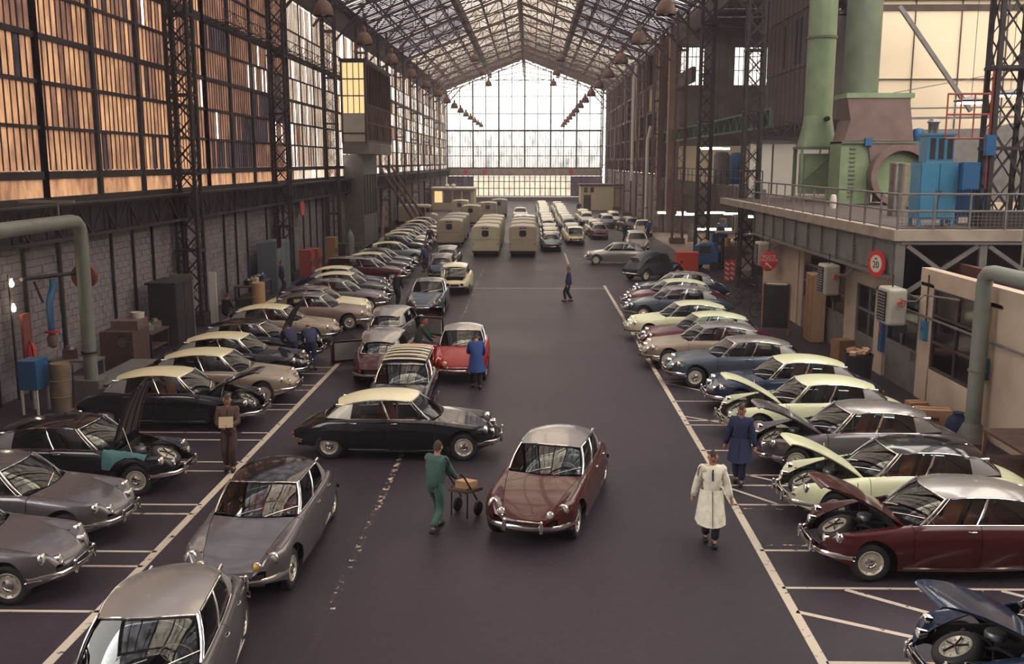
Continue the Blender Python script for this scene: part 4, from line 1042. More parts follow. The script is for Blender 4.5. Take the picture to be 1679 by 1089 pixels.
# ---- lower right wall
XW = 11.35
wl2 = MB()
wl2.box((XW+.15, 33.2, 3.1), (.3, 4.0, .8)); wl2.box((XW+.15, 30.9+.65, 1.4), (.3, .9, 2.8)); 
wl2.box((XW+.15, 34.5, 1.35), (.3, 1.2, 2.7)); wl2.box((XW+.15, 40.9, 1.7), (.3, .6, 3.4)); wl2.box((XW+.15, 44.5, 1.7), (.3, 6.2, 3.4))
wl2.box((XW+.15, 27.9, 1.7), (.3, .9, 3.4)); wl2.box((XW+.15, 25.9, .5), (.3, 3.2, 1.0)); wl2.box((XW+.15, 19.5, 1.9), (.3, 7.8, 3.8)); wl2.box((XW+.15, 25.9, 3.55), (.3, 5.0, .5)); wl2.box((XW+.15, 23.9, 1.7), (.3, 1.0, 3.4))
struct('wall_right', wl2, MT['plaster'], smooth=0)
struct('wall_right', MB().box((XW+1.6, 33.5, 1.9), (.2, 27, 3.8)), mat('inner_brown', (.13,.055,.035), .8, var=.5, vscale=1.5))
def glazed(n, y0, y1, z0, z1, nx, nz, mframe, mpane, solid=0, nm='window'):
    f = MB(); zz = z0 + solid
    for k in range(nx+1): f.box((XW+.05, lerp(y0, y1, k/nx), (zz+z1)/2), (.09, .07, z1-zz))
    for k in range(nz+1): f.box((XW+.05, (y0+y1)/2, lerp(zz, z1, k/nz)), (.09, y1-y0, .07))
    if solid: f.box((XW+.06, (y0+y1)/2, z0+solid/2), (.07, y1-y0, solid))
    w = struct('%s_%d' % (nm, n), f, MT[mframe], smooth=0)
    for i in range(nx):
        for k in range(nz): MB().box((XW+.06, lerp(y0, y1, (i+.5)/nx), lerp(zz, z1, (k+.5)/nz)), (.012, (y1-y0)/nx-.07, (z1-zz)/nz-.07)).build('pane', mpane, w, smooth=0)
    return w
gm = glass_mat('window_glass', (.45,.36,.30), .08, .1)
dd = glazed(1, 28.4, 30.9, 0, 2.85, 2, 2, 'iron_grey', gm, solid=1.25, nm='door'); MB().box((XW-.02, 28.7, 1.1), (.04,.05,.22)).build('door_handle', MT['steel'], dd, smooth=0)
glazed(26, 24.4, 27.4, 1.05, 3.3, 2, 3, 'iron_brown', gm)
dd = glazed(2, 35.2, 40.5, 0, 2.7, 4, 2, 'iron_grey', gm, solid=1.3, nm='door'); MB().box((XW-.02, 37.9, 1.1), (.04,.05,.22)).build('door_handle', MT['steel'], dd, smooth=0)
glazed(27, 31.4, 33.8, .0, 2.7, 2, 2, 'iron_grey', gm, solid=1.0)
struct('wall_right', MB().box((XW+.1, 21.4, 1.4), (.3, .9, 2.8)), MT['plaster'])
def heater(x, y, z, label):
    t = thing('unit_heater', label, 'heater', (x, y, z))
    b = MB(); b.box((.15,0,0), (.55,.98,1.08)); o = b.build('casing', MT['pipe_cream'], t, smooth=0); o.modifiers.new('b', 'BEVEL').width = .09; o.modifiers['b'].segments = 3
    MB().box((-.14,-.0,0), (.04,.62,.86)).build('grille', MT['iron'], t, smooth=0)
    for k in range(9): MB().box((-.17, 0, -.36+.09*k), (.02,.62,.025), ry=.5).build('louvre', MT['iron_grey'], t, smooth=0)
    v = MB(); v.lathe([(.10,-.02),(.12,0),(.10,.02)], (.2,-.62,.15), 'Y', 12); v.bar((.1,-.62,.15),(.3,-.62,.15),.02); v.bar((.2,-.62,.05),(.2,-.62,.25),.02); v.tube([(.2,-.5,.15),(.2,-.62,.15)], .03, 6); v.build('valve_wheel', MT['sign_red'], t)
    MB().box((.35,-.3,-.62), (.25,.3,.25)).build('motor', MT['iron'], t, smooth=0)
    MB().tube([(.2,-.48,.25),(.2,-.9,.25),(.35,-1.3,.3),(.5,-1.4,.5),(.7,-3.2,.6)], .028, 6).build('steam_pipe', MT['steel'], t)
    MB().tube([(.15,0,.5),(.15,0,.9)], .02, 6).build('hanger', MT['iron'], t)
    return t
MT['pipe_cream'] = mat('pipe_cream', (.40,.37,.32), .5, var=.15, vscale=3)
heater(10.4, 28.4, 2.68, 'boxy cream unit heater with red valve hanging under the platform corner, nearest one')
heater(10.42, 34.6, 2.72, 'boxy cream unit heater hanging under the platform between two others')
heater(10.42, 44.6, 2.7, 'boxy cream unit heater beside the red round fire post sign')
heater(13.0, 62.5, 3.0, 'cream unit heater far back above the blue forklift')
# signs
sg_ = thing('fire_sign', 'round red sign with white lettering for the fire post', 'sign', (10.0, 41.0, 2.72))
MB().lathe([(0,0),(.38,0),(.38,.03),(0,.03)], axis='Y', n=28).build('disc', MT['sign_red'], sg_)
MB().tube([(0,.05,.4),(0,.05,.95)], .02, 6).build('hanger', MT['iron'], sg_)
def text(body, size, loc, rot, m, parent, name='lettering'):
    c = bpy.data.curves.new(name, 'FONT'); c.body = body; c.size = size; c.align_x = 'CENTER'; c.align_y = 'CENTER'; c.extrude = .004
    o = bpy.data.objects.new(name, c); COL.objects.link(o); o.location = loc; o.rotation_euler = rot; bpy.context.view_layer.update(); me = bpy.data.meshes.new_from_object(o.evaluated_get(bpy.context.evaluated_depsgraph_get())); bpy.data.objects.remove(o); me.materials.clear()
    return place(me, name, m, parent, loc, rot)
text('POSTE', .19, (0,-.008,.17), (PI/2,0,0), MT['white_paint'], sg_); text("D'INCENDIE", .135, (0,-.008,.03), (PI/2,0,0), MT['white_paint'], sg_)
m = MB(); m.bar((-.10,-.008,-.10),(.12,-.008,-.28),.05,.012,up=(0,1,0)); m.add([(-.16,-.012,-.06),(-.02,-.012,-.09),(-.12,-.012,-.19)], [(0,1,2)]); m.build('arrow', MT['white_paint'], sg_, smooth=0)
s2 = thing('speed_sign', 'oval looking red rimmed white speed limit sign reading 20 on the girder', 'sign', (10.66, 30.2, 3.72), PI/2*-.80)
MB().lathe([(0,0),(.42,0),(.42,.03),(0,.03)], axis='Y', n=28).build('rim', MT['sign_red'], s2)
MB().lathe([(0,0),(.27,0),(.27,.01),(0,.01)], (0,-.012,0), axis='Y', n=28).build('face', MT['white_paint'], s2)
text('20', .30, (0,-.016,-.04), (PI/2,0,0), MT['dark'], s2); text('km', .09, (0,-.016,.16), (PI/2,0,0), MT['dark'], s2)
for k, (x, y, z, lab) in enumerate(((XL+.45, 62.3, 4.0, 'round red wall sign between lattice columns on the left'),)):
    t = thing('wall_sign', lab, 'sign', (x, y, z)); MB().lathe([(0,0),(.55,0),(.55,.05),(0,.05)], axis='X', n=24).build('disc', MT['sign_red'], t)
    m = MB(); m.bar((.06,-.25,.1),(.06,.25,.1),.05,.01,up=(0,0,1)); m.bar((.06,-.2,-.08),(.06,.2,-.08),.05,.01); m.build('marking', mat('sign_worn', (.35,.10,.08), .7), t, smooth=0)
for k, x in enumerate((-11.5, -8.2, 7.2)):
    t = thing('wall_sign', 'small red round sign on the far concrete band, %s' % ('left of the three', 'middle of the three', 'right of the three')[k], 'sign', (x, YF-.18, 5.1), group='red discs on the far wall'); MB().lathe([(0,0),(.42,0),(.42,.05),(0,.05)], axis='Y', n=20).build('disc', MT['sign_red'], t)
# pipes
t = thing('elbow_pipe', 'thick grey elbow pipe dropping down the right plaster wall', 'pipe', (10.95, 23.6, 0))
MB().tube([(0,0,.15),(0,0,3.85),(0,-.05,4.05),(0,-.2,4.18),(0,-.45,4.22),(0,-9,4.22)], .185, 18).build('pipe', MT['pipe_grey'], t, smooth=60)
MB().lathe([(.19,0),(.24,0),(.24,.07),(.19,.07)], (0,0,.3), n=18).build('collar', MT['pipe_grey'], t); MB().lathe([(.19,0),(.215,0),(.215,.05),(.19,.05)], (0,0,1.75), n=18).build('collar', MT['iron_grey'], t)
MB().lathe([(.40,0),(.36,.1),(.22,.42),(.2,.45)], n=12).build('foot', MT['iron_grey'], t)
for y in (-1.2,-2.6): MB().tube([(0,y,4.1),(.3,y,4.0)], .03, 6).build('bracket', MT['iron'], t)
t = thing('elbow_pipe', 'thick pale elbow pipe standing before the left block wall', 'pipe', (-12.75, 27.5, 0))
MB().tube([(0,0,.1),(0,0,4.75),(0,-.06,5.0),(0,-.25,5.14),(0,-.5,5.18),(0,-14,5.18)], .19, 18).build('pipe', MT['pipe_grey'], t, smooth=60)
MB().lathe([(.19,0),(.23,0),(.23,.06),(.19,.06)], (0,0,1.35), n=18).build('collar', MT['iron'], t); MB().box((0,0,.3), (.7,.7,.6)).build('foot', MT['iron_grey'], t, smooth=0)
MB().tube([(0,-1.2,5.2),(0,-1.2,5.75)], .025, 6).build('hanger', MT['pipe_grey'], t); MB().box((-.3,-1.2,5.75), (1.5,.1,.07)).build('bracket', MT['pipe_grey'], t, smooth=0)
t = thing('frame_post', 'pale tubular frame post above the right elbow pipe', 'frame', (11.3, 22.6, 4.3))
for a, b in (((0,0,0),(0,0,1.05)), ((.14,0,0),(.14,0,1.05)), ((0,0,1.05),(1.9,0,1.05)), ((0,0,.9),(1.9,0,.9)), ((1.2,0,1.0),(1.7,0,0))): MB().tube([a, b], .03, 6).build('tube', MT['pipe_grey'], t)
# booth high on the left
bt = thing('control_booth', 'glazed cabin hung high on the left wall with lit yellow window', 'booth', (-13.0, 73.2, 7.4))
MB().box((0, 6.4, .45), (1.8, 12.8, .9)).build('base', MT['iron_grey'], bt, smooth=0)
MB().box((.92, 3.2, .45), (.06, 6.3, .86)).build('skirt_panel', MT['plaster_dim'], bt, smooth=0)
MB().box((0, -.02, 1.9), (1.8, .1, 2.0)).build('end_panel', MT['pipe_cream'], bt, smooth=0); MB().box((0, -.08, 1.5), (1.8,.06,.1)).build('band', MT['iron'], bt, smooth=0)
MB().box((0, 6.4, 6.75), (2.0, 13, .2)).build('roof', MT['iron'], bt, smooth=0)
f = MB()
for x in (-.87, .87): f.box((x, 0, 3.8), (.16,.16,6))
for k in range(3): f.box((-.43+.43*k, 0, 4.6), (.05,.06,3.8))
for z in (2.9, 4.2, 5.4, 6.6): f.box((0,0,z), (1.8,.08,.08))
for k in range(13): f.box((.90, .3+k*1.04, 3.8), (.1,.14,5.8))
for z in (1.0, 2.3, 3.6, 6.6): f.box((.90, 6.4, z), (.1, 12.8, .14))
f.build('frame', MT['iron_brown'], bt, smooth=0)
for k in range(4):
    for za, zb in ((2.95,4.15),(4.25,5.35),(5.45,6.55)): MB().box((-.645+.43*k, .04, (za+zb)/2), (.38,.015,zb-za)).build('pane', MT['pane_lit'] if 'pane_lit' in MT else MT.setdefault('pane_lit', mat('pane_lit', (1,.72,.34), .4, emit=.42, var=.12, vscale=2)), bt, smooth=0)  # glow put into the pane material in place of daylight from behind
for k in range(12):
    for za, zb in ((1.08,2.22),(2.38,3.52),(3.68,6.52)): MB().box((.89, .82+k*1.04, (za+zb)/2), (.015,.86,zb-za)).build('pane', MT['pane_brown' if zb > 4 else 'pane_pale'], bt, smooth=0)
# stair tower and steel sheets under the booth
tw = struct('wall_left', MB().box((-14.2, 82.5, 3.7), (1.6, 7.0, 7.4)), MT['iron_grey'])
for k in range(5): MB().box((-13.35, 79.6+1.4*k, 4.2), (.06, .9, 3.2)).build('panel', MT['iron'], tw, smooth=0)
for k, (y, z, h, w, m) in enumerate(((86.8, 1.5, 3.0, 1.6, 'wood'), (82, 1.2, 2.3, .8, 'duct_rust'))):
    t = thing('sheet', ('tall orange brown board', 'narrow pinkish board')[k] + ' leaning on left wall under the glazed cabin', 'board', (-13.1+.1*k, y, 0)); MB().box((0, 0, z), (.08, w, h), ry=.06).build('board', MT[m], t, smooth=0)
# leaning rusty girders
for k in range(3):
    t = thing('leaning_beam', 'long rusty beam leaning against left wall beyond the cabin, %s' % ('nearest', 'middle', 'farthest')[k], 'beam', (-12.2, 96+4*k, 0), group='leaning rusty beams'); MB().bar((1.2,2,0), (-2.2,-2.5,6.5), .18).build('beam', MT['duct_rust'], t, smooth=0)
# far small buildings
t = thing('office_hut', 'small cream office hut with glazed front at the far left end', 'building', (-12.6, 141, 0))
MB().box((1.5, 3, 1.5), (6, 6, 3)).build('walls', MT['cream_wall'] if 'cream_wall' in MT else MT.setdefault('cream_wall', mat('cream_wall', (.50,.44,.30), .8)), t, smooth=0)
MB().box((1.5, 3, 3.1), (6.6, 6.6, .22)).build('roof', MT['white_paint'], t, smooth=0)
for k in range(4): MB().box((-.6+1.35*k, -.03, 1.9), (1.1,.05,1.6)).build('window', MT['pane_lit'] if k == 0 else MT['plaster_dim'], t, smooth=0)
for k in range(2): MB().lathe([(0,0),(.3,0),(.32,.4),(.1,.55),(0,.55)], (.6+k*.9,1,3.2), n=10).build('roof_vent', MT['white_paint'], t)
t = thing('store_hut', 'plain tan flat roofed store hut at the far right end', 'building', (7.2, 141, 0))
MB().box((3.2, 3, 1.75), (6.4, 6, 3.5)).build('walls', MT['cream_wall'], t, smooth=0); MB().box((3.2, 3, 3.6), (6.8, 6.4, .2)).build('roof', MT['iron_brown'], t, smooth=0)
MB().box((.9, -.04, 1.1), (1.0,.06,2.2)).build('door', MT['iron_brown'], t, smooth=0)
for k in range(2): MB().box((.7+.9*k, -.04, 2.9), (.5,.06,.7)).build('window', MT['iron'], t, smooth=0)
# lighter floor in the side aisle
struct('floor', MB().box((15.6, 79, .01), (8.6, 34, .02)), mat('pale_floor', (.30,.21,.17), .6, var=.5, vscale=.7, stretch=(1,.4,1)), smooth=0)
# tube lights in the side aisle
for k, (x, y, z, l) in enumerate(((13.2, 92, 1.9, 2.6), (14.6, 92, 1.75, 2.0), (17.2, 92, 1.9, 1.8), (15.2, 84, .9, 1.9), (17.4, 84, .9, 1.5), (18.6, 80, 2.2, 1.8), (19.9, 80, 1.95, 1.6), (19.4, 76, 1.15, 1.2), (22.4, 80, 2.3, .9), (17.9, 88, 2.0, 1.2))):
    z += .25
    t = thing('tube_light', 'glowing tube light hanging under the right gallery, number %d in from the aisle' % (k+1), 'lamp', (x, y, z), group='tube lights under the gallery')
    t['label'] = 'glowing tube light under the right gallery, %s' % ('leftmost of the upper line','second of the upper line','third of the upper line, by the column','left one of the lower line','second of the lower line','right of the second column, left of pair','right of the second column, right of pair','alone beside the cream heater','farthest right through the first column','behind the second column')[k]
    MB().box((0,0,0), (l,.25,.16)).build('tube', MT['tube_light'], t, smooth=0); MB().box((0,0,.12), (l+.1,.35,.06)).build('reflector', MT['white_paint'], t, smooth=0)
    MB().tube([(0,0,.1),(0,0,4.7-z)], .02, 5).build('rod', MT['iron'], t)
for k, (x, y) in enumerate(((15.3, 88), (16.4, 88), (17.5, 90), (20.6, 84), (21.5, 84))):
    t = thing('tube_light', 'glowing lamp hanging on the upper floor of the right gallery', 'lamp', (x, y, 8.0), group='lamps on the upper gallery'); t['label'] = '%s glowing lamp from the left on the upper right gallery' % ORD[k].replace('nearest', 'first'); MB().box((0,0,0), (.9,.3,.16)).build('tube', MT['tube_light'], t, smooth=0); MB().tube([(0,0,.1),(0,0,10)], .02, 5).build('rod', MT['iron'], t)
# two rows of big bell lamps
lampm = MB().lathe([(.40,-.10),(.41,0),(.38,.10),(.31,.32),(.20,.45),(.11,.50),(.10,.72),(.05,.78),(0,.80)], n=20).mesh('bell_shade', thick=.01)
bulbm = MB().lathe([(0,-.12),(.09,-.08),(.12,0),(.08,.14),(.05,.25)], n=10).mesh('bulb'); cabm = MB().tube([(0,0,.78),(0,0,1)], .012, 5).mesh('cable')
for row, x in (('left', -8.2), ('right', 5.3)):
    for k in range(14):
        y = 40 + 9.6*k
        t = thing('bell_lamp', 'rusty bell shaped lamp of the %s hanging row, %s from the camera' % (row, ORD[k] if k < 9 else ('tenth','eleventh','twelfth','thirteenth','fourteenth')[k-9]), 'lamp', (x, y, 12.6), group='bell lamps of the %s row' % row)
        place(lampm, 'shade', MT['lamp_rust'], t)
        if k < 6: place(bulbm, 'bulb', MT['white_paint'], t)
        c = place(cabm, 'cable', MT['iron'], t); h = roof_z(x)-12.6-.9; c.scale = (1, 1, h/.22); c.location.z = .78 - .78*h/.22
for sx in (-4.9, 2.6):
    for k in range(3):
        t = thing('bell_lamp', 'small high bell lamp under the ridge on the %s, %s of three' % ('left' if sx < 0 else 'right', ('nearest', 'middle', 'farthest')[k]), 'lamp', (sx, 88+14*k, 15.6), group='high lamps under the ridge')
        place(lampm, 'shade', MT['lamp_rust'], t); c = place(cabm, 'cable', MT['iron'], t); h = roof_z(sx)-16.4; c.scale = (1,1,h/.22); c.location.z = .78 - .78*h/.22
# ================================================================== saloon cars
def dsx(name, label, x, y, rz, body, roof, **k):
    return car(name, label, 'car', (x, y, 0), math.radians(rz), body, roof, **k)
LX = -9.45
dsx('saloon_car', 'grey metallic saloon cut by the left edge, nearest of the left parked row', LX-.2, 14.85, 1, 'grey', 'grey')
dsx('saloon_car', 'grey saloon with clear screen, second in the left parked row, bonnet shut', LX-.35, 17.15, 0, 'grey', 'grey')
c3 = dsx('saloon_car', 'all black saloon with bonnet raised upright and teal cloth over its wing', LX-.22, 19.95, 0, 'black', 'black', hood=86)
dsx('saloon_car', 'black saloon with ivory roof and raised bonnet behind the brown coated man', LX+.1, 24.9, 0, 'black', 'ivory', seat='seat_orange', hood=40)
dsx('saloon_car', 'beige saloon with ivory roof parked beside the black one with open bonnet', LX+.35, 27.6, 0, 'beige', 'ivory', seat='seat_dark')
dsx('saloon_car', 'black saloon with ivory roof and shut bonnet, next beyond the beige one', LX+.05, 30.3, 0, 'black', 'ivory')
dsx('saloon_car', 'black saloon with black roof and raised bonnet where two mechanics lean in', LX-.1, 33.1, 0, 'black', 'black', hood=78)
dsx('saloon_car', 'beige saloon with ivory roof just beyond the mechanics at the open bonnet', LX-.2, 36.6, 0, 'beige', 'ivory', seat='seat_red')
dsx('saloon_car', 'golden beige saloon with grey roof, front wheel showing, mid left row', LX+.5, 40.1, 0, 'bronze', 'grey', seat='seat_red', side='bronze')
dsx('saloon_car', 'ivory saloon with grey roof in the middle of the left row', LX+.1, 42.3, 0, 'ivory', 'grey')
dsx('saloon_car', 'mauve grey saloon with grey roof beyond the ivory one', LX+.5, 45.0, 0, 'grey', 'grey', seat='seat_orange')
dsx('saloon_car', 'black saloon with ivory roof beyond the mauve grey one', LX+.3, 47.9, 0, 'black', 'ivory')
dsx('saloon_car', 'dark navy saloon with ivory roof, farther along the left row', LX-.3, 50.6, 0, 'navy', 'ivory')
dsx('estate_car', 'dark maroon estate with grey roof in the far part of the left row', LX+.1, 55.6, 0, 'maroon', 'grey', seat='seat_red', wagon=True)
dsx('saloon_car', 'black saloon with ivory roof just beyond the maroon estate', LX+.1, 58.6, 0, 'black', 'ivory', lod=1)
dsx('saloon_car', 'navy saloon with grey roof, two beyond the maroon estate', LX-.0, 61.6, 0, 'navy', 'grey', lod=1)
dsx('saloon_car', 'pale blue grey saloon with ivory roof at the far left', LX+.1, 66.6, 0, 'slate', 'ivory', lod=1)
for k, (y, b, r, l) in enumerate(((72.5,'black','grey','black saloon with grey roof beyond the pale blue one'),(76,'black','ivory','black saloon next to the darkly dressed man by the vans'),(79.5,'white','ivory','white saloon in the left row beside the first vans'),(83,'grey','grey','grey saloon in the left row level with the vans'),(87,'beige','silver','beige saloon near the far end of the left row'),(92,'beige','ivory','light beige saloon beside the parked side-on van'),(97,'grey','silver','last grey saloon of the left row'))):
    dsx('saloon_car', l, LX-.3-.1*k, y, 0, b, r, lod=1)
# right row, noses to the left
RX = 4.78 + 2.42
dsx('saloon_car', 'navy saloon with raised bonnet cut by the lower right corner', RX+.2, 11.75, 180, 'navy', 'navy', hood=38)
dsx('saloon_car', 'maroon saloon with silver roof and raised bonnet at right, front wheel in view', RX-.05, 16.0, 180, 'maroon', 'silver', seat='seat_orange', hood=42)
dsx('saloon_car', 'pale ivory saloon with black roof and raised bonnet at right', RX+.1, 18.5, 180, 'pale', 'black', seat='seat_orange', hood=42)
dsx('saloon_car', 'grey saloon with grey roof and raised bonnet in the right row', RX+.2, 21.5, 180, 'grey', 'silver', seat='seat_orange', hood=40, side='silver')
dsx('saloon_car', 'pale ivory saloon with ivory roof and raised bonnet in the right row', RX+.0, 24.2, 180, 'pale', 'pale', hood=42)
dsx('saloon_car', 'deep navy saloon with ivory roof and shut bonnet in the right row', RX+.1, 26.9, 180, 'navy', 'pale', seat='seat_orange')
dsx('saloon_car', 'blue grey saloon with silver roof showing its front wheel, right row', RX-.6, 30.0, 180, 'blue_grey', 'silver')
dsx('saloon_car', 'beige saloon with silver roof and red seats in the right row', RX-1.05, 32.7, 180, 'beige', 'silver', seat='seat_red')
dsx('saloon_car', 'plum saloon with pale roof between the beige and the ivory cars', RX-.85, 35.0, 180, 'plum', 'pale')
dsx('saloon_car', 'all ivory saloon with dark windows in the right row', RX-1.1, 37.8, 180, 'pale', 'pale')
dsx('saloon_car', 'dark blue saloon with silver roof and red seats beyond the all ivory one', RX-.75, 42.6, 180, 'blue_grey', 'silver', seat='seat_red')
dsx('saloon_car', 'plum saloon with pale roof near the far end of the right row', RX-.55, 45.2, 180, 'plum', 'pale')
dsx('saloon_car', 'dark saloon with silver roof, last of the right row', RX+.2, 48.3, 180, 'navy', 'silver', seat='seat_red')
# centre
dsx('saloon_car', 'grey saloon facing the camera cut by the bottom edge at left', -4.67, 11.36, -85, 'grey', 'silver')
dsx('saloon_car', 'grey saloon with black roof and red seats facing the camera', -4.58, 16.42, -92.3, 'grey', 'black', seat='seat_red', lamp='yellow2')
dsx('saloon_car', 'black saloon with ivory roof driving across the aisle', -3.08, 22.45, 0, 'black', 'ivory', seat='seat_red', side='white')
dsx('saloon_car', 'maroon saloon with silver roof driving towards the camera', .50, 18.75, -105, 'maroon', 'silver')
dsx('saloon_car', 'maroon saloon with grey roof seen from behind, left door open', -4.73, 31.3, 90, 'maroon', 'silver', doors=('fdoorL',), seat='seat_red')
dsx('saloon_car', 'grey saloon with a door open, seen from behind beside the red one', -5.15, 36.5, 86, 'grey', 'silver', seat='seat_red', doors=('fdoorR',))
dsx('estate_car', 'dark estate with slatted roof rack facing the camera', -3.45, 26.35, -90, 'black', 'black', wagon=True, rack=True)
dsx('saloon_car', 'bright red saloon with silver roof facing the camera', -2.21, 31.85, -90, 'red', 'silver', lamp='yellow', seat='seat_dark', doors=('fdoorR',))
dsx('saloon_car', 'dark blue saloon with yellow lamps facing the camera', -4.68, 45.1, -91, 'blue_grey', 'grey', lamp='yellow')
dsx('estate_car', 'ivory estate seen from behind beyond the dark blue saloon', -4.0, 52.6, 92, 'ivory', 'ivory', wagon=True, seat='seat_orange')
dsx('saloon_car', 'dark saloon with grey roof beyond the ivory estate', -5.25, 58.2, 92, 'navy', 'grey', lod=1)
dsx('saloon_car', 'grey saloon farther beyond the ivory estate', -5.4, 63.9, 92, 'grey', 'silver', lod=1)
# far columns of finished cars, seen from behind
rnd = random.Random(5)
colA = [(77.1,'slate','silver'),(82.4,'white','ivory'),(87.4,'white','white'),(95.6,'beige','white'),(100.6,'white','white'),(105.6,'white','white'),(110.8,'slate','white'),(116,'white','white'),(121.5,'white','white'),(127,'white','ivory'),(133,'white','white'),(139,'slate','white')]
colB = [(83.2,'ivory','ivory'),(88.3,'white','white'),(97.5,'slate','silver'),(102.6,'white','white'),(107.8,'white','white'),(113,'white','white'),(118.5,'beige','white'),(124,'white','white'),(130,'white','white'),(136,'white','silver')]
colC = [(89.2,'maroon','silver'),(94.3,'white','white'),(109,'white','white'),(114.5,'white','ivory')]
for nm, x, col_ in (('left', 1.62, colA), ('middle', 3.75, colB), ('right', 6.15, colC)):
    for k, (y, b, r) in enumerate(col_):
        lab = {0: 'front', 1: 'second', 2: 'third', 3: 'fourth'}.get(k)
        t = car('saloon_car', ('%s car of the %s far column, %s body' % (lab, nm, {'slate':'grey blue','white':'white','beige':'beige','ivory':'yellowish ivory','maroon':'dark maroon'}[b])) if lab else 'pale saloon deep in the %s far column, %s from the front' % (nm, (ORD + ['tenth','eleventh','twelfth'])[k]), 'car', (x + rnd.uniform(-.08,.08), y, 0), PI/2, b, r, lod=1, wagon=(nm == 'middle' and k == 0), group='cars of the %s far column' % nm)
for k, (x, y, rz, b, r, l) in enumerate(((8.0,104.5,93,'slate','white','grey blue saloon left of the far right pair'),(9.9,99,100,'maroon','silver','maroon saloon by the far right lattice columns'),(9.2,110,90,'white','white','white saloon at far right before the tan hut'),(10.6,92.5,-95,'beige','white','cream saloon facing the camera at the far right'),(-1.2,118,-90,'white','white','white saloon facing the camera far back in the middle'))):
    dsx('saloon_car', l, x, y, rz, b, r, lod=1)
# fast silver car crossing in the distance, and a small pale estate facing us
dsx('saloon_car', 'pale grey saloon crossing the aisle far off before the small dark car', 6.0, 66.2, 178, 'silver', 'silver', lod=1)
dsx('estate_car', 'cream estate with rack facing the camera beyond the crossing car', 8.3, 76.6, -91, 'beige', 'white', wagon=True, lod=1)
# teal cloth over the wing of the black car
mb = MB(); rows = []
for i in range(13):
    s = .50 + i*.079; r = []
    for j in range(9):
        p = side_pt(min(s, 1.46), .03 + j*.085); fold = .012*math.sin(i*2.1+j)
        r.append((p.x, -(p.y + .03 + fold*.5), p.z + .035 + fold))
    rows.append(r)
mb.grid(rows); cl_ = mb.build('wing_cover', MT['cloth_teal'], None, thick=.008, smooth=80)
cl_.location = c3.location; cl_.rotation_euler = c3.rotation_euler
tag(cl_, 'teal cloth draped over the wing of the black car with upright bonnet', 'cloth')

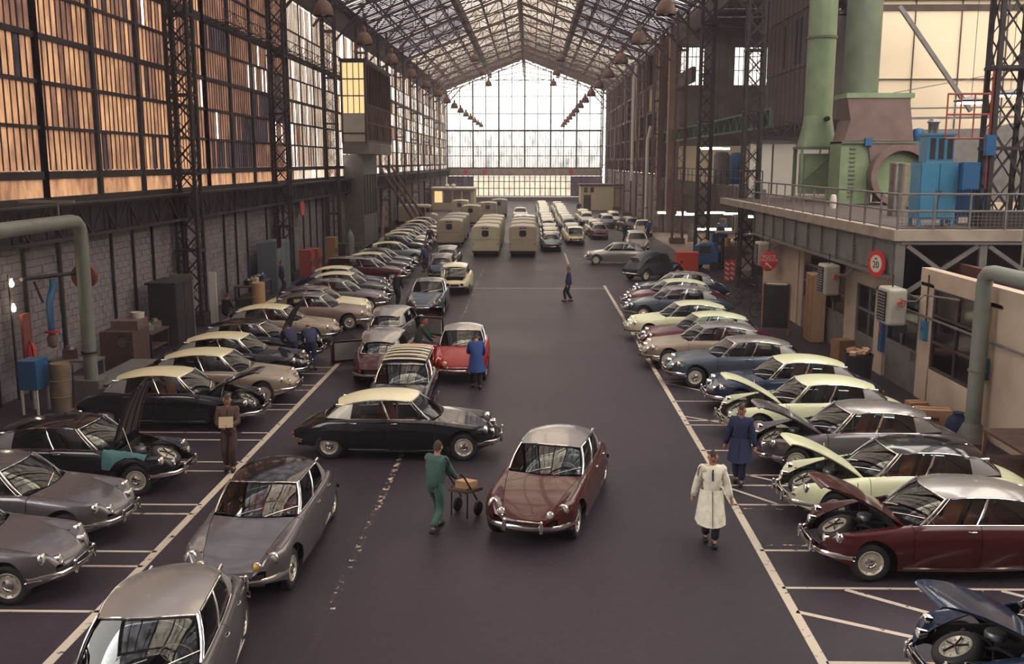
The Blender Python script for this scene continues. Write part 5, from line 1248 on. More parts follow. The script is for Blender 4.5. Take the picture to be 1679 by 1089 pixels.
# ================================================================== corrugated delivery vans
VM = {}
def van_meshes():
    if VM: return VM
    def sec(x, hw, zb, zt, n=5, r=.28):
        pts = [(x, -hw, zb)]
        for k in range(n): a = PI - PI/2*k/(n-1); pts.append((x, -(hw-r) + r*math.cos(a), (zt-r*.55) + r*.55*math.sin(a)))
        pts.append((x, 0, zt+.06))
        for k in range(n): a = PI/2 - PI/2*k/(n-1); pts.append((x, (hw-r) + r*math.cos(a), (zt-r*.55) + r*.55*math.sin(a)))
        pts.append((x, hw, zb)); return pts
    mb = MB(); mb.grid([sec(x, .99, .42, 2.22) for x in (-2.10, -1, 0, 1.0)] + [sec(1.25, .97, .42, 2.18), sec(1.42, .90, .42, 2.08)], close=True)
    mb.add(sec(-2.10, .99, .42, 2.22), [tuple(range(13))[::-1]]); VM['body'] = mb.mesh('cargo_body', smooth=40)
    mb = MB()
    for sg in (1, -1):
        for k in range(11): mb.box((-.55, .997*sg, .55+.125*k), (3.0, .022, .05))
    VM['ribs'] = mb.mesh('side_ribs', smooth=0)
    mb = MB(); mb.grid([sec(-2.14, .90, 1.28, 2.16, r=.24), sec(-2.10, .92, 1.26, 2.18, r=.24)], close=True); mb.add(sec(-2.14, .90, 1.28, 2.16, r=.24), [tuple(range(13))[::-1]]); VM['hatch'] = mb.mesh('rear_hatch', smooth=30)
    VM['doorL'] = MB().box((-2.125, .46, .86), (.05, .88, .76)).mesh('rear_door', smooth=0); VM['doorR'] = MB().box((-2.125, -.46, .86), (.05, .88, .76)).mesh('rear_door', smooth=0)
    mb = MB(); mb.lathe([(0,0),(.25,0),(.25,.02)], (-2.165,0,1.72), 'X', 20, sy=1.0)
    vs = []
    for k in range(20):
        a = 2*PI*k/20; c, s = math.cos(a), math.sin(a); e = .55
        vs.append((-2.155, .27*math.copysign(abs(c)**e, c), 1.72 + .25*math.copysign(abs(s)**e, s)))
    mb = MB(); mb.add(vs, [tuple(range(20))[::-1]]); mb.add([(x+.02, y, z) for x, y, z in vs], [tuple(range(20))]); VM['rwin'] = mb.mesh('rear_window', smooth=0)
    pts = vs + [vs[0]]; VM['rframe'] = MB().tube(pts, .02, 5, caps=False).mesh('window_frame')
    VM['vent'] = MB().box((-2.15, .14, 2.10), (.03, .22, .07)).box((-2.15, -.14, 2.10), (.03, .22, .07)).mesh('vent', smooth=0)
    VM['tail'] = MB().lathe([(0,0),(.05,0),(.045,.03),(0,.04)], (-2.17, .88, .95), 'X', 8).lathe([(0,0),(.05,0),(.045,.03),(0,.04)], (-2.17, -.88, .95), 'X', 8).mesh('tail_lamps')
    VM['bumper'] = MB().box((-2.14, 0, .40), (.10, 1.9, .10)).mesh('rear_bumper', smooth=0)
    VM['under'] = MB().box((0, 0, .38), (3.9, 1.5, .26)).mesh('underbody', smooth=0)
    mb = MB(); mb.grid([sec(1.42, .90, .40, 1.30, r=.2), sec(1.85, .80, .40, 1.22, r=.25), sec(2.14, .62, .42, 1.05, r=.3)], close=True); mb.add(sec(2.14, .62, .42, 1.05, r=.3), [tuple(range(13))]); VM['nose'] = mb.mesh('nose', smooth=40)
    VM['screen'] = MB().grid([[(1.46, y, 1.34), (1.40, y*.96, 2.0)] for y in (-.84, 0, .84)]).mesh('windscreen', thick=.01)
    mb = MB()
    for sg in (1, -1): mb.box((1.10, .985*sg, 1.66), (.5, .03, .5)); 
    VM['cabwin'] = mb.mesh('cab_window', smooth=0)
    VM['slide'] = MB().box((.45, -1.0, 1.25), (.62, .03, 1.4)).mesh('side_door', smooth=0)
    return VM
def van(x, y, rz, m, label, group=None):
    V_ = van_meshes(); t = thing('delivery_van', label, 'van', (x, y, 0), math.radians(rz), group); m = MT[m]; d = MT['dark']
    place(V_['body'], 'cargo_body', m, t); place(V_['ribs'], 'side_ribs', m, t); h = place(V_['hatch'], 'rear_hatch', m, t)
    place(V_['rwin'], 'rear_window', d, h); place(V_['rframe'], 'window_frame', m, h); place(V_['vent'], 'vent', d, h)
    place(V_['doorL'], 'rear_door', m, t); place(V_['doorR'], 'rear_door', m, t); place(V_['tail'], 'tail_lamps', MT['tail_red'], t)
    place(V_['bumper'], 'rear_bumper', d, t); place(V_['under'], 'underbody', d, t); place(V_['nose'], 'nose', m, t); place(V_['screen'], 'windscreen', MT['car_glass'], t); place(V_['cabwin'], 'cab_window', d, t); place(V_['slide'], 'side_door', d if rz == 0 else m, t)
    M = car_meshes()
    for wx, wy in ((1.5,.80),(1.5,-.80),(-1.3,.80),(-1.3,-.80)):
        o = place(M['tyre'], 'wheel', MT['rubber'], t, (wx, wy, .33), (0,0,0 if wy > 0 else PI)); place(M['rim'], 'wheel_rim', MT['cream'], o)
    return t
MT['van_buff'] = mat('van_buff', (.40,.335,.25), .5, var=.1, vscale=1); MT['van_cream'] = mat('van_cream', (.50,.45,.33), .5, var=.1, vscale=1); MT['van_grey'] = mat('van_grey', (.30,.28,.25), .5)
for k in range(3): van(-6.5-.05*k, 80.3+4.55*k, 90, ('van_buff','van_grey','van_grey')[k], '%s buff van of the left file, seen from behind' % ('front','second','third')[k], 'vans of the left file')
for k in range(4): van(-3.27, 72.8+4.5*k, 90, 'van_cream', '%s cream van of the middle file, seen from behind' % ('front','second','third','last')[k], 'vans of the middle file')
for k in range(4): van(-.55, 72.8+4.5*k, 90, ('van_buff','van_buff','van_buff','maroon')[k], '%s tan van of the right file, seen from behind' % ('front','second','third','last')[k], 'vans of the right file')
van(-6.4, 106.8, 90, 'van_buff', 'tan van standing behind the left and middle files'); van(-4.9, 114.5, 90, 'van_buff', 'tan van behind the middle file, farther back'); van(-3.9, 124, 90, 'van_grey', 'farthest grey van among the rear vans'); van(-8.6, 121, 90, 'van_cream', 'cream van at the back left beside the office hut')
van(-12.3, 108, 0, 'van_buff', 'grey buff van standing side-on at the far left wall')
# ================================================================== small round-roofed dark car
t = thing('small_car', 'small dark grey round roofed car seen from behind at right', 'car', (7.3, 57.6, 0), math.radians(38)); t.scale = (1.08, 1.08, 1.08)
G = MT['charcoal'] = mat('charcoal', (.022,.026,.038), .35)
def arch(xs, zs, hws, zb=.35):
    rows = []
    for x, z, hw in zip(xs, zs, hws):
        r = [(x, -hw, zb)]
        for k in range(9):
            a = PI - PI*k/8; r.append((x, hw*.98*math.copysign(abs(math.cos(a))**.6, math.cos(a)), zb+.35 + (z-zb-.35)*abs(math.sin(a))**.8))
        r.append((x, hw, zb)); rows.append(r)
    return rows
xs = [-1.80,-1.65,-1.4,-1.1,-.7,-.2,.3,.55,.75,1.1,1.5,1.8]; zs = [.62,.85,1.12,1.36,1.53,1.60,1.50,1.38,1.02,.95,.86,.62]; hw = [.56,.60,.62,.63,.64,.64,.64,.62,.60,.50,.42,.30]
mb = MB(); rows = arch(xs, zs, hw); mb.grid(rows, close=True); mb.add(rows[0], [tuple(range(11))[::-1]]); mb.add(rows[-1], [tuple(range(11))]); mb.build('body', G, t, smooth=60)
for sg in (1,-1):
    for x, r, z in ((1.15,.42,.45),(-1.2,.42,.45)):
        m = MB(); m.grid([[(x+r*math.cos(a), sg*(.52+w_*.22), .30+ (r+.05*(1-w_))*math.sin(a)*1.05) for w_ in (0,.5,1)] for a in [PI*k/10 for k in range(11)]]); m.build('mudguard', G, t, thick=.02)
    m = MB(); m.prism([(-.85,1.02),(-.15,1.02),(-.15,1.42),(-.35,1.42),(-.7,1.28)], .618*sg, .655*sg); m.build('side_window', MT['dark'], t, smooth=0)
    m = MB(); m.prism([(-.08,1.02),(.55,1.02),(.42,1.32),(.2,1.42),(-.08,1.42)], .618*sg, .655*sg); m.build('side_window', MT['dark'], t, smooth=0)
    m = MB(); m.prism([(-1.3,1.02),(-.93,1.02),(-.80,1.25),(-1.0,1.22)], .610*sg, .645*sg); m.build('side_window', MT['dark'], t, smooth=0)
    for x in (1.2,-1.2):
        o = place(car_meshes()['tyre'], 'wheel', MT['rubber'], t, (x, .58*sg, .30), (0,0,0 if sg > 0 else PI)); o.scale = (.9,.8,.9); place(car_meshes()['rim'], 'wheel_rim', MT['cream'], o)
    MB().lathe([(0,0),(.09,.02),(.10,.08),(.05,.16),(0,.18)], (1.65,.45*sg,.85), 'X', 12).build('headlamp', G, t)
MB().box((-1.46,0,1.17), (.03,.62,.22), ry=-.55).build('rear_window', MT['panel_grey'], t, smooth=0); MB().tube([(-1.72,-.6,.42),(-1.9,-.4,.42),(-1.92,0,.42),(-1.9,.4,.42),(-1.72,.6,.42)], .035, 6).build('rear_bumper', MT['chrome'], t)
MB().box((0,0,.36),(3.0,1.0,.2)).build('underbody', MT['dark'], t, smooth=0)
# pale car in the side aisle on the lit floor
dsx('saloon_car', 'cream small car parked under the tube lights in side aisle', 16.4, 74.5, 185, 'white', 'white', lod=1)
# ---- blue forklift, red box, workshop bits at right
t = thing('forklift', 'blue forklift tractor with square cab window near right lattice column', 'forklift', (11.25, 62.4, 0), math.radians(-20))
B = MT['blue_machine']
m = MB(); m.grid([[(x, y, z) for y, z in ((-.55,.4),(-.62,.9),(-.55,h),(0,h+.08),(.55,h),(.62,.9),(.55,.4))] for x, h in ((-.9,1.0),(-.7,1.55),(-.1,1.75),(.5,1.7),(.8,1.1))], close=True); m.add([(-.9,y,z) for y,z in ((-.55,.4),(-.62,.9),(-.55,1.0),(0,1.08),(.55,1.0),(.62,.9),(.55,.4))], [tuple(range(7))[::-1]]); m.build('body', MT['blue_deep'], t, smooth=40)
MB().box((.0,-.63,1.35), (.7,.05,.45)).build('window', MT['dark'], t, smooth=0); MB().box((-.74,0,1.32), (.05,.8,.4), ry=.35).build('window', MT['dark'], t, smooth=0)
for sx, sy in ((.6,.5),(.6,-.5),(-.6,.45),(-.6,-.45)): MB().lathe([(0,-.1),(.26,-.1),(.30,-.06),(.30,.06),(.26,.1),(0,.1)], (sx,sy,.3), 'Y', 16).build('wheel', MT['rubber'], t)
for y in (-.3,.3): MB().box((1.0,y,1.1), (.1,.08,2.0)).build('mast', MT['iron'], t, smooth=0); MB().box((1.5,y,.12), (1.0,.1,.05)).build('fork', MT['iron'], t, smooth=0)
MB().lathe([(0,0),(.28,0),(.2,.12),(0,.15)], (-.1,0,1.78), 'Z', 12).build('beacon', MT['cardboard'], t)
t = thing('red_bin', 'bright red square metal bin beside the dark small car', 'container', (9.75, 61.0, 0)); MB().box((0,0,.62), (1.35,.9,1.2)).build('body', MT['orange_red'], t, smooth=0); MB().box((0,0,1.25), (1.42,.97,.07)).build('rim', MT['orange_red'], t, smooth=0)
for sx in (-1,1):
    for sy in (-1,1): MB().box((sx*.55,sy*.35,.03), (.1,.1,.06)).build('foot', MT['iron'], t, smooth=0)
t = thing('machine_stand', 'grey workshop machine with yellow drum behind the forklift', 'machine', (12.9, 64.3, 0)); MB().box((0,0,.7), (1.1,.8,1.4)).build('body', MT['duct_rust'], t, smooth=0); MB().lathe([(0,0),(.3,0),(.3,.5),(0,.5)], (-.1,-.1,1.4), 'Z', 14).build('drum', mat('yellow_drum', (.55,.30,.05), .5), t); MB().box((0,.2,2.3), (1.5,.5,.08)).build('shelf', MT['white_paint'], t, smooth=0); MB().box((.6,.2,1.85), (.06,.06,.95)).box((-.6,.2,1.85), (.06,.06,.95)).build('shelf_post', MT['iron'], t, smooth=0)
t = thing('barrier', 'red and white striped barrier panel near the far right cars', 'barrier', (11.5, 56.3, 0)); MB().box((0,0,.65), (.62,.06,1.2)).build('panel', MT['sign_red'], t, smooth=0)
for k in range(4):
    for j in range(2): MB().box((-.15+.3*j,-.035,.2+.28*k), (.26,.02,.12), ry=.6).build('stripe', MT['white_paint'], t, smooth=0)
# ================================================================== people
def skin_mesh(joints, edges, name, sub=1, root=0, extra=None):
    me = bpy.data.meshes.new(name); me.from_pydata([j[0] for j in joints], edges, [])
    o = bpy.data.objects.new(name, me); COL.objects.link(o)
    o.modifiers.new('s', 'SKIN'); s = o.modifiers.new('u', 'SUBSURF'); s.levels = sub
    for i, j in enumerate(joints):
        r = j[1]; me.skin_vertices[0].data[i].radius = r if isinstance(r, tuple) else (r, r)
    me.skin_vertices[0].data[root].use_root = True
    dg = bpy.context.evaluated_depsgraph_get(); dg.update()
    out = bpy.data.meshes.new_from_object(o.evaluated_get(dg)); bpy.data.objects.remove(o)
    if extra:
        bm = bmesh.new(); bm.from_mesh(out); tmp = extra.mesh('tmp', smooth=180, fix=True); bm.from_mesh(tmp); bm.to_mesh(out); bm.free()
    out.shade_smooth(); out.name = name; return out
SKIN = MT['skin'] = mat('skin', (.42,.20,.13), .6); HAIR = MT['hair'] = mat('hair', (.045,.028,.02), .8)
def limb(a, b, bend, l1, l2):
    """two-bone chain a->b, joint pushed towards bend"""
    a, b = Vector(a), Vector(b); d = b-a; L = min(d.length, (l1+l2)*.999); d = d.normalized()
    x = (l1*l1 - l2*l2 + L*L)/(2*L); h = math.sqrt(max(0, l1*l1-x*x)); bd = Vector(bend); bd = (bd - d*bd.dot(d)).normalized()
    return a + d*x + bd*h, a + d*L
def person(label, loc, rz, top, legs, coat=None, lean=0, hl=(.0,.0), handL=(.05,.32,.82), handR=(.05,-.32,.82), footL=(.12,.10), footR=(-.12,-.10), hip=.93, head_pitch=0, hair=None, shoes=None, sc=1.0, shirt=None, hair_m=None):
    """figure facing +x; hands and feet as targets in body space, lean = forward pitch of the trunk in degrees"""
    t = thing('person', label, 'person', loc, rz); t.scale = (sc, sc, sc)
    L = math.radians(lean); up = Vector((math.sin(L), 0, math.cos(L))); P0 = Vector((0,0,hip))
    ch = P0 + up*.30; nk = P0 + up*.53; hp = L + math.radians(head_pitch); hu = Vector((math.sin(hp), 0, math.cos(hp))); hf = Vector((math.cos(hp), 0, -math.sin(hp)))
    h0 = nk + hu*.085 + hf*.015; h1 = nk + hu*.16 + hf*.025; h2 = nk + hu*.25 + hf*.01
    J = [(P0, (.13,.10)), (P0+up*.15, (.115,.085)), (ch, (.125,.09)), (nk-up*.04, (.085,.07)), (nk+hu*.04, .052), (h0, (.070,.08)), (h1, (.088,.10)), (h2, (.074,.088))]
    E_ = [(0,1),(1,2),(2,3),(3,4),(4,5),(5,6),(6,7)]
    arms = []; legs_ = []
    for sg, hand, foot in ((1, handL, footL), (-1, handR, footR)):
        sh = ch + up*.17 + Vector((0,.175*sg,0)); el, wr = limb(sh, hand, (-.6,.5*sg,-.4), .30, .26); arms.append((sh, el, wr))
        i = len(J); J += [(sh, .046), (el, .040), (wr, .026)]; E_ += [(2,i),(i,i+1),(i+1,i+2)]
        hj = P0 + Vector((0,.095*sg,-.05)); kn, an = limb(hj, (foot[0], foot[1], .09 + (foot[2] if len(foot) > 2 else 0)), (1,.0,0), .43, .42); legs_.append((hj, kn, an))
        i = len(J); J += [(hj, .085), (kn, .058), (an, .038), (an+Vector((.10,0,-.05)), (.040,.03))]; E_ += [(0,i),(i,i+1),(i+1,i+2),(i+2,i+3)]
    ex = MB()
    for sg, (sh, el, wr) in zip((1,-1), arms):
        d = (wr-el).normalized(); side = Vector((0,sg,0)); side = (side - d*side.dot(d)).normalized(); nrm = d.cross(side)
        ex.tube([wr-d*.02, wr+d*.03, wr+d*.085], [.024,.034,.03], 7, ref=side)
        for k, (off, ln) in enumerate(((-.024,.065),(-.008,.078),(.009,.072),(.024,.055))):
            a = wr + d*.07 + nrm*off; ex.tube([a, a+d*ln*.55, a+d*ln*.9-side*.02], [.009,.0085,.007], 5)
        a = wr + d*.02 - nrm*.03; ex.tube([a, a+d*.03-nrm*.022, a+d*.06-nrm*.026], [.012,.010,.008], 5)
    q = h1 - hu*.012; ex.lathe([(0,0),(.012,.0),(.015,.02),(.006,.045),(0,.05)], tuple(q+hf*.085-hu*.02), 'Z', 6)
    for sg in (1,-1): ex.lathe([(0,0),(.02,.005),(.024,.03),(.012,.055),(0,.056)], tuple(q+Vector((0,.078*sg,0))-hu*.02), 'Z', 6)
    body = place(skin_mesh(J, E_, 'body', 1, 0, ex), 'body', SKIN, t)
    fc = MB()
    for sg in (1,-1): fc.box(q+hf*.086+Vector((0,.03*sg,0))+hu*.018, (.01,.022,.010)); fc.box(q+hf*.088+Vector((0,.03*sg,0))+hu*.038, (.008,.03,.007))
    fc.box(q+hf*.082-hu*.048, (.01,.045,.009)); fc.build('face', MT['dark'], t, smooth=0)
    hm = MB(); rows = []
    for i in range(5):
        ph = i/4*PI*.52; r = []
        for k in range(12):
            a = 2*PI*k/12; fr_ = .088*math.sin(ph)*math.cos(a); sd = .080*math.sin(ph)*math.sin(a)
            zz = .125*math.cos(ph) - (.035*(1-math.cos(a))*.5 if i == 4 else 0)
            r.append(tuple(h1 + hf*(fr_-.012) + Vector((0,sd,0)) + hu*(zz+.005 + (.03*math.cos(a) if i == 4 else 0))))
        rows.append(r)
    hm.grid(rows, close=True); hm.build('hair', hair_m or HAIR, t, thick=.008, smooth=80)
    # trousers
    TJ = [(P0+up*.12, (.160,.130)), (P0-up*.04, (.185,.145))]; TE = [(0,1)]
    for hj, kn, an in legs_:
        i = len(TJ); TJ += [(hj, .115), (kn, .088), (an+Vector((0,0,.02)), .082)]; TE += [(1,i),(i,i+1),(i+1,i+2)]
    place(skin_mesh(TJ, TE, 'trousers'), 'trousers', MT[legs], t)
    # jacket with sleeves
    CJ = [(P0-up*.14, (.200,.165)), (P0+up*.10, (.175,.145)), (ch+up*.06, (.215,.16)), (nk-up*.0, (.10,.09))]; CE = [(0,1),(1,2),(2,3)]
    for sh, el, wr in arms:
        i = len(CJ); CJ += [(sh, .098), (el, .074), (wr-(wr-el)*.05, .058)]; CE += [(2,i),(i,i+1),(i+1,i+2)]
    sv = MB()
    for sg, (sh, el, wr) in zip((1,-1), arms):
        a = ch + up*.12 + Vector((0,.06*sg,0))
        sv.tube([a, sh+up*.005, sh.lerp(el,.3), el, el.lerp(wr,.5), wr-(wr-el)*.03], [.085,.082,.070,.060,.054,.050], 12)
        sv.lathe([(0,-.085),(.05,-.07),(.078,-.03),(.083,0),(.078,.035),(.05,.07),(0,.083)], tuple(sh-up*.01), 'Z', 12)
    place(skin_mesh(CJ, CE, 'jacket', extra=sv), 'jacket', MT[top], t)
    if coat:                                           # long skirt of a work coat
        rows = []; n = 18
        for i in range(6):
            v = i/5; z = lerp(hip+.10, coat, v); f = .9*v*max(0, legs_[0][1].x, legs_[1][1].x); bk = .6*v*max(0, -legs_[0][2].x, -legs_[1][2].x)
            rx = .165+.05*v; ry = .205+.07*v
            rows.append([(math.cos(2*PI*k/n)*(rx + (f if math.cos(2*PI*k/n) > 0 else bk)) + (1-v)*up.x*.08, math.sin(2*PI*k/n)*ry*(1+.04*math.sin(k*2.6)*v), z) for k in range(n)])
        MB().grid(rows, close=True).build('coat_skirt', MT[top], t, thick=.012, smooth=80)
        MB().bar(tuple(Vector((rows[0][0][0]+.012,0,hip+.1))), tuple(Vector((rows[5][0][0]+.012,0,coat+.02))), .012, .008, up=(1,0,0)).build('coat_opening', MT['dark'], t, smooth=0)
    if shirt:
        f = Vector((math.cos(L),0,-math.sin(L))); a = nk-up*.05+f*.085; m = MB(); m.add([a+Vector((0,.05,0)), a+Vector((0,-.05,0)), a-up*.22+f*.055], [(0,1,2)]); m.build('shirt', MT[shirt], t, thick=.008, smooth=0)
        MB().bar(a+f*.01, a-up*.2+f*.065, .03, .01, up=f).build('tie', MT['dark'], t, smooth=0)
    for hj, kn, an in legs_:
        m = MB(); m.box((0,0,0), (.27,.095,.075)); s = m.build('shoe', MT[shoes or 'dark'], t, (an.x+.06, an.y, an.z-.045), smooth=60); b = s.modifiers.new('b','BEVEL'); b.width = .03; b.segments = 2
    return t
def cloth(n, c): MT[n] = mat(n, c, .9, var=.25, vscale=9, bump=.25, bscale=22)
cloth('coat_white', (.86,.82,.68)); cloth('coat_brown', (.10,.055,.045)); cloth('overall_green', (.055,.12,.10)); cloth('dark_green', (.012,.045,.035)); cloth('coat_navy', (.014,.022,.075)); cloth('coat_blue', (.025,.07,.26)); cloth('overall_blue', (.03,.035,.09)); cloth('trouser_dark', (.015,.016,.02)); cloth('shirt_white', (.6,.58,.52)); cloth('trouser_brown', (.075,.04,.035))
D = math.radians
person('man in a long white coat walking towards the camera beside the right line', (3.27, 16.85, 0), D(-95), 'coat_white', 'trouser_dark', coat=.42, shirt='shirt_white', handL=(.08,.36,.80), handR=(-.05,-.34,.80), footL=(.16,.07), footR=(-.14,-.07))
p = person('man in brown suit carrying papers between the left parked cars', (-6.7, 20.9, 0), D(-80), 'coat_brown', 'trouser_brown', handL=(.30,.08,1.12), handR=(.30,-.10,1.08), shirt='shirt_white', footL=(.10,.08), footR=(-.06,-.08))
pa = MB().box((0,0,0), (.03,.30,.24)).build('paper_sheaf', mat('buff_paper', (.55,.42,.27), .9), None, smooth=0); pa.location = (-6.7+.36*math.cos(D(-80)), 20.9+.36*math.sin(D(-80)), 1.2); pa.rotation_euler = (0,-.3,D(-80)); tag(pa, 'buff sheaf of papers held by the man in brown', 'papers')
person('man in green overalls seen from behind pushing a trolley', (-1.75, 17.3, 0), D(62), 'overall_green', 'overall_green', lean=8, handL=(.40,.16,.98), handR=(.40,-.2,.98), footL=(.20,.09), footR=(-.22,-.08,.04))
t = thing('hand_trolley', 'small dark two wheeled trolley pushed by the man in green', 'trolley', (-1.35, 18.0, 0), D(62))
for y in (-.18,.18):
    MB().tube([(-.25,y,.98),(-.1,y,.86),(.35,y,.30)], .018, 6).build('handle', MT['iron'], t); MB().lathe([(0,-.03),(.13,-.03),(.15,0),(.13,.03),(0,.03)], (.30,y*1.3,.15), 'Y', 12).build('wheel', MT['rubber'], t); MB().tube([(.0,y,.62),(-.02,y,.02)], .015, 6).build('leg', MT['iron'], t)
MB().box((.22,0,.52), (.6,.42,.06), ry=.15).build('tray', MT['wood_dark'], t, smooth=0); MB().box((.25,0,.62), (.35,.3,.14), ry=.15).build('load', MT['cardboard'], t, smooth=0)
person('man in dark navy coat walking between the right parked cars', (4.5, 20.2, 0), D(-110), 'coat_navy', 'coat_navy', coat=.55, footL=(.13,.07), footR=(-.1,-.07))
g_ = MB(); rows = [[(.0+.16*math.cos(a), .16*math.sin(a)*(.9), z) for a in [2*PI*k/14 for k in range(14)]] for z in (.50,.9,1.25,1.4)]
person('man in bright blue coat bending at the red car, seen from behind', (-1.62, 29.0, 0), D(96), 'coat_blue', 'trouser_dark', coat=.55, lean=28, handL=(.55,.15,1.0), handR=(.5,-.2,.9), head_pitch=15)
person('man in dark green overalls leaning over the red car door', (-3.75, 31.9, 0), D(15), 'dark_green', 'dark_green', lean=18, handL=(.55,.1,1.05), handR=(.52,-.15,.86), head_pitch=18, hair_m=mat('red_hair', (.18,.06,.03), .8))
person('first of two mechanics in blue bent into the open bonnet', (-7.9, 31.75, 0), D(118), 'overall_blue', 'overall_blue', lean=52, handL=(.72,.15,.85), handR=(.7,-.15,.85), head_pitch=20)
person('second mechanic in blue, nearer the bumper of the open black car', (-7.25, 31.65, 0), D(112), 'overall_blue', 'overall_blue', lean=48, handL=(.68,.15,.85), handR=(.65,-.15,.85), head_pitch=20)
person('distant man in dark blue walking alone in the middle of the aisle', (1.9, 47.9, 0), D(175), 'coat_navy', 'trouser_dark', footL=(.15,.07), footR=(-.15,-.07))
person('man in black standing by the nose of the dark blue saloon', (-6.35, 45.9, 0), D(60), 'trouser_dark', 'trouser_dark', lean=15, handL=(.3,.15,.9), handR=(.3,-.15,.9), head_pitch=20)
person('man in dark suit beside the first buff van', (-8.05, 78.2, 0), D(-100), 'trouser_dark', 'trouser_dark', shirt='shirt_white')
person('man in blue bending near the pale blue saloon', (-6.5, 61.0, 0), D(150), 'overall_blue', 'overall_blue', lean=25, handL=(.4,.15,.95), handR=(.4,-.15,.9))
person('man in dark blue standing behind the bending man on the left', (-6.8, 63.6, 0), D(200), 'coat_navy', 'trouser_dark')
person('seated workman in black and white at the left wall bench', (-12.9, 40.6, 0), D(60), 'trouser_dark', 'trouser_dark', hip=.55, footL=(.42,.12), footR=(.40,-.12), handL=(.42,.15,.85), handR=(.42,-.1,.85), shirt='shirt_white', lean=12)
person('workman in blue standing by the far grey cabinet on the left', (-13.0, 50.5, 0), D(30), 'coat_navy', 'trouser_dark')
person('far man in green overalls standing on the right', (8.15, 84.6, 0), D(-60), 'dark_green', 'dark_green')
person('far man in blue coat beside the man in green on the right', (10.6, 88.2, 0), D(-120), 'coat_blue', 'trouser_dark')
person('tiny man in navy standing by the tan store hut at the far end', (6.3, 128, 0), D(-90), 'coat_navy', 'trouser_dark')
# ================================================================== workshop clutter along the walls
def table(name, label, x, y, rz, w, d, h, m, legm, shelf=True, cat='table'):
    t = thing(name, label, cat, (x, y, 0), rz)
    MB().box((0,0,h-.03), (w,d,.06)).build('top', MT[m], t, smooth=0)
    for sx in (-1,1):
        for sy in (-1,1): MB().box((sx*(w/2-.05), sy*(d/2-.05), (h-.06)/2), (.06,.06,h-.06)).build('leg', MT[legm], t, smooth=0)
    if shelf: MB().box((0,0,h*.35), (w-.1,d-.1,.03)).build('shelf', MT[m], t, smooth=0)
    return t
def lump(label, cat, x, y, z, r, m, name='parts_box', seed=0, group=None):
    rnd = random.Random(seed); t = thing(name, label, cat, (x, y, z), rnd.uniform(0,3), group)
    MB().box((0,0,r*.4), (r*1.2,r*.9,r*.8)).build('box', MT[m], t, smooth=0); MB().lathe([(0,0),(r*.4,0),(r*.35,r*.3),(0,r*.4)], (0,0,r*.8), 'Z', 9).build('contents', MT['steel'], t); return t
table('workbench', 'small grey metal workbench beside the left elbow pipe', -13.75, 28.7, 0, 1.5, .7, .95, 'iron_grey', 'iron_grey')
lump('box of metal parts on the small grey workbench', 'box', -13.9, 28.7, .95, .35, 'wood_dark', seed=1); lump('small tin on the right end of the grey workbench', 'tin', -13.35, 28.8, .95, .2, 'pipe_grey', seed=2, name='tin')
# brown machine with white rag
t = thing('grinding_machine', 'rusty brown machine with a white rag against the left wall', 'machine', (-13.6, 32.0, 0))
MB().box((0,0,.65), (1.1,1.4,1.3)).build('body', MT['wood_dark'], t, smooth=0); MB().box((.1,.2,1.45), (.9,.9,.3)).build('head', MT['duct_rust'], t, smooth=0); MB().lathe([(0,0),(.16,0),(.16,.06),(0,.06)], (.2,-.74,.95), 'Y', 14).build('hand_wheel', MT['steel'], t); MB().tube([(.2,-.78,.95),(.55,-.78,1.0)], .02, 6).build('crank', MT['steel'], t)
rg = MB(); rows = [[(.3+.22*math.cos(a)*(1-.1*k)+.02*math.sin(5*a), .22*math.sin(a), 1.5+.18*math.cos(k*.5)-.12*k) for a in [2*PI*j/12 for j in range(12)]] for k in range(6)]; rg.grid([[(-13.6+x, 32.45+y, z+.12) for x, y, z in r] for r in rows], close=True)
o = rg.build('rag', MT['shirt_white'], None, thick=.01, smooth=80); tag(o, 'white rag hanging over the rusty brown machine', 'rag')
table('workbench', 'dark cluttered workbench between the brown machine and black cabinet', -13.6, 34.1, PI/2, 1.7, .8, .9, 'wood_dark', 'iron')
for k in range(3): lump(('round black pot', 'grey lidded jar', 'low steel casting')[k] + ' standing on the dark cluttered workbench', 'container', -13.6, 33.55+.55*k, .9, (.34,.24,.3)[k], ('rubber','pipe_grey','steel')[k], seed=5+k, name='container')
t = thing('black_cabinet', 'tall dark cabinet with grey side before the first lattice column', 'cabinet', (-13.7, 36.6, 0)); MB().box((0,0,1.15), (1.0,1.8,2.3)).build('body', MT['rubber'], t, smooth=0); MB().box((.1,.98,1.25), (.9,.1,2.5)).build('side_panel', MT['iron_grey'], t, smooth=0); MB().box((0,0,2.35), (1.15,2.0,.08)).build('top', MT['iron'], t, smooth=0)
for y in (-.45,.45): d_ = MB().box((.515,y,1.15), (.03,.84,2.1)).build('door', MT['iron'], t, smooth=0); MB().box((.54,y*.2,1.2), (.03,.03,.2)).build('handle', MT['steel'], d_, smooth=0)
t = thing('leaning_board', 'weathered white board on the foot of first left lattice column', 'board', (-13.5, 41.0, 0)); MB().box((0,0,1.1), (.30,.08,2.2)).build('board', MT['white_paint'], t, smooth=0)
table('workbench', 'long dark bench with rags and parts beyond first left column', -13.7, 47.8, PI/2, 3.6, .9, .95, 'wood_dark', 'iron')
for k in range(5): lump(('oil can', 'brown crate', 'white rag box', 'black casting', 'blue tool box')[k] + ' lying on the long dark left bench', 'container', -13.6, 46.5+.62*k, .95, .3, ('iron','wood','white_paint','rubber','blue_deep')[k], seed=12+k, name='container')
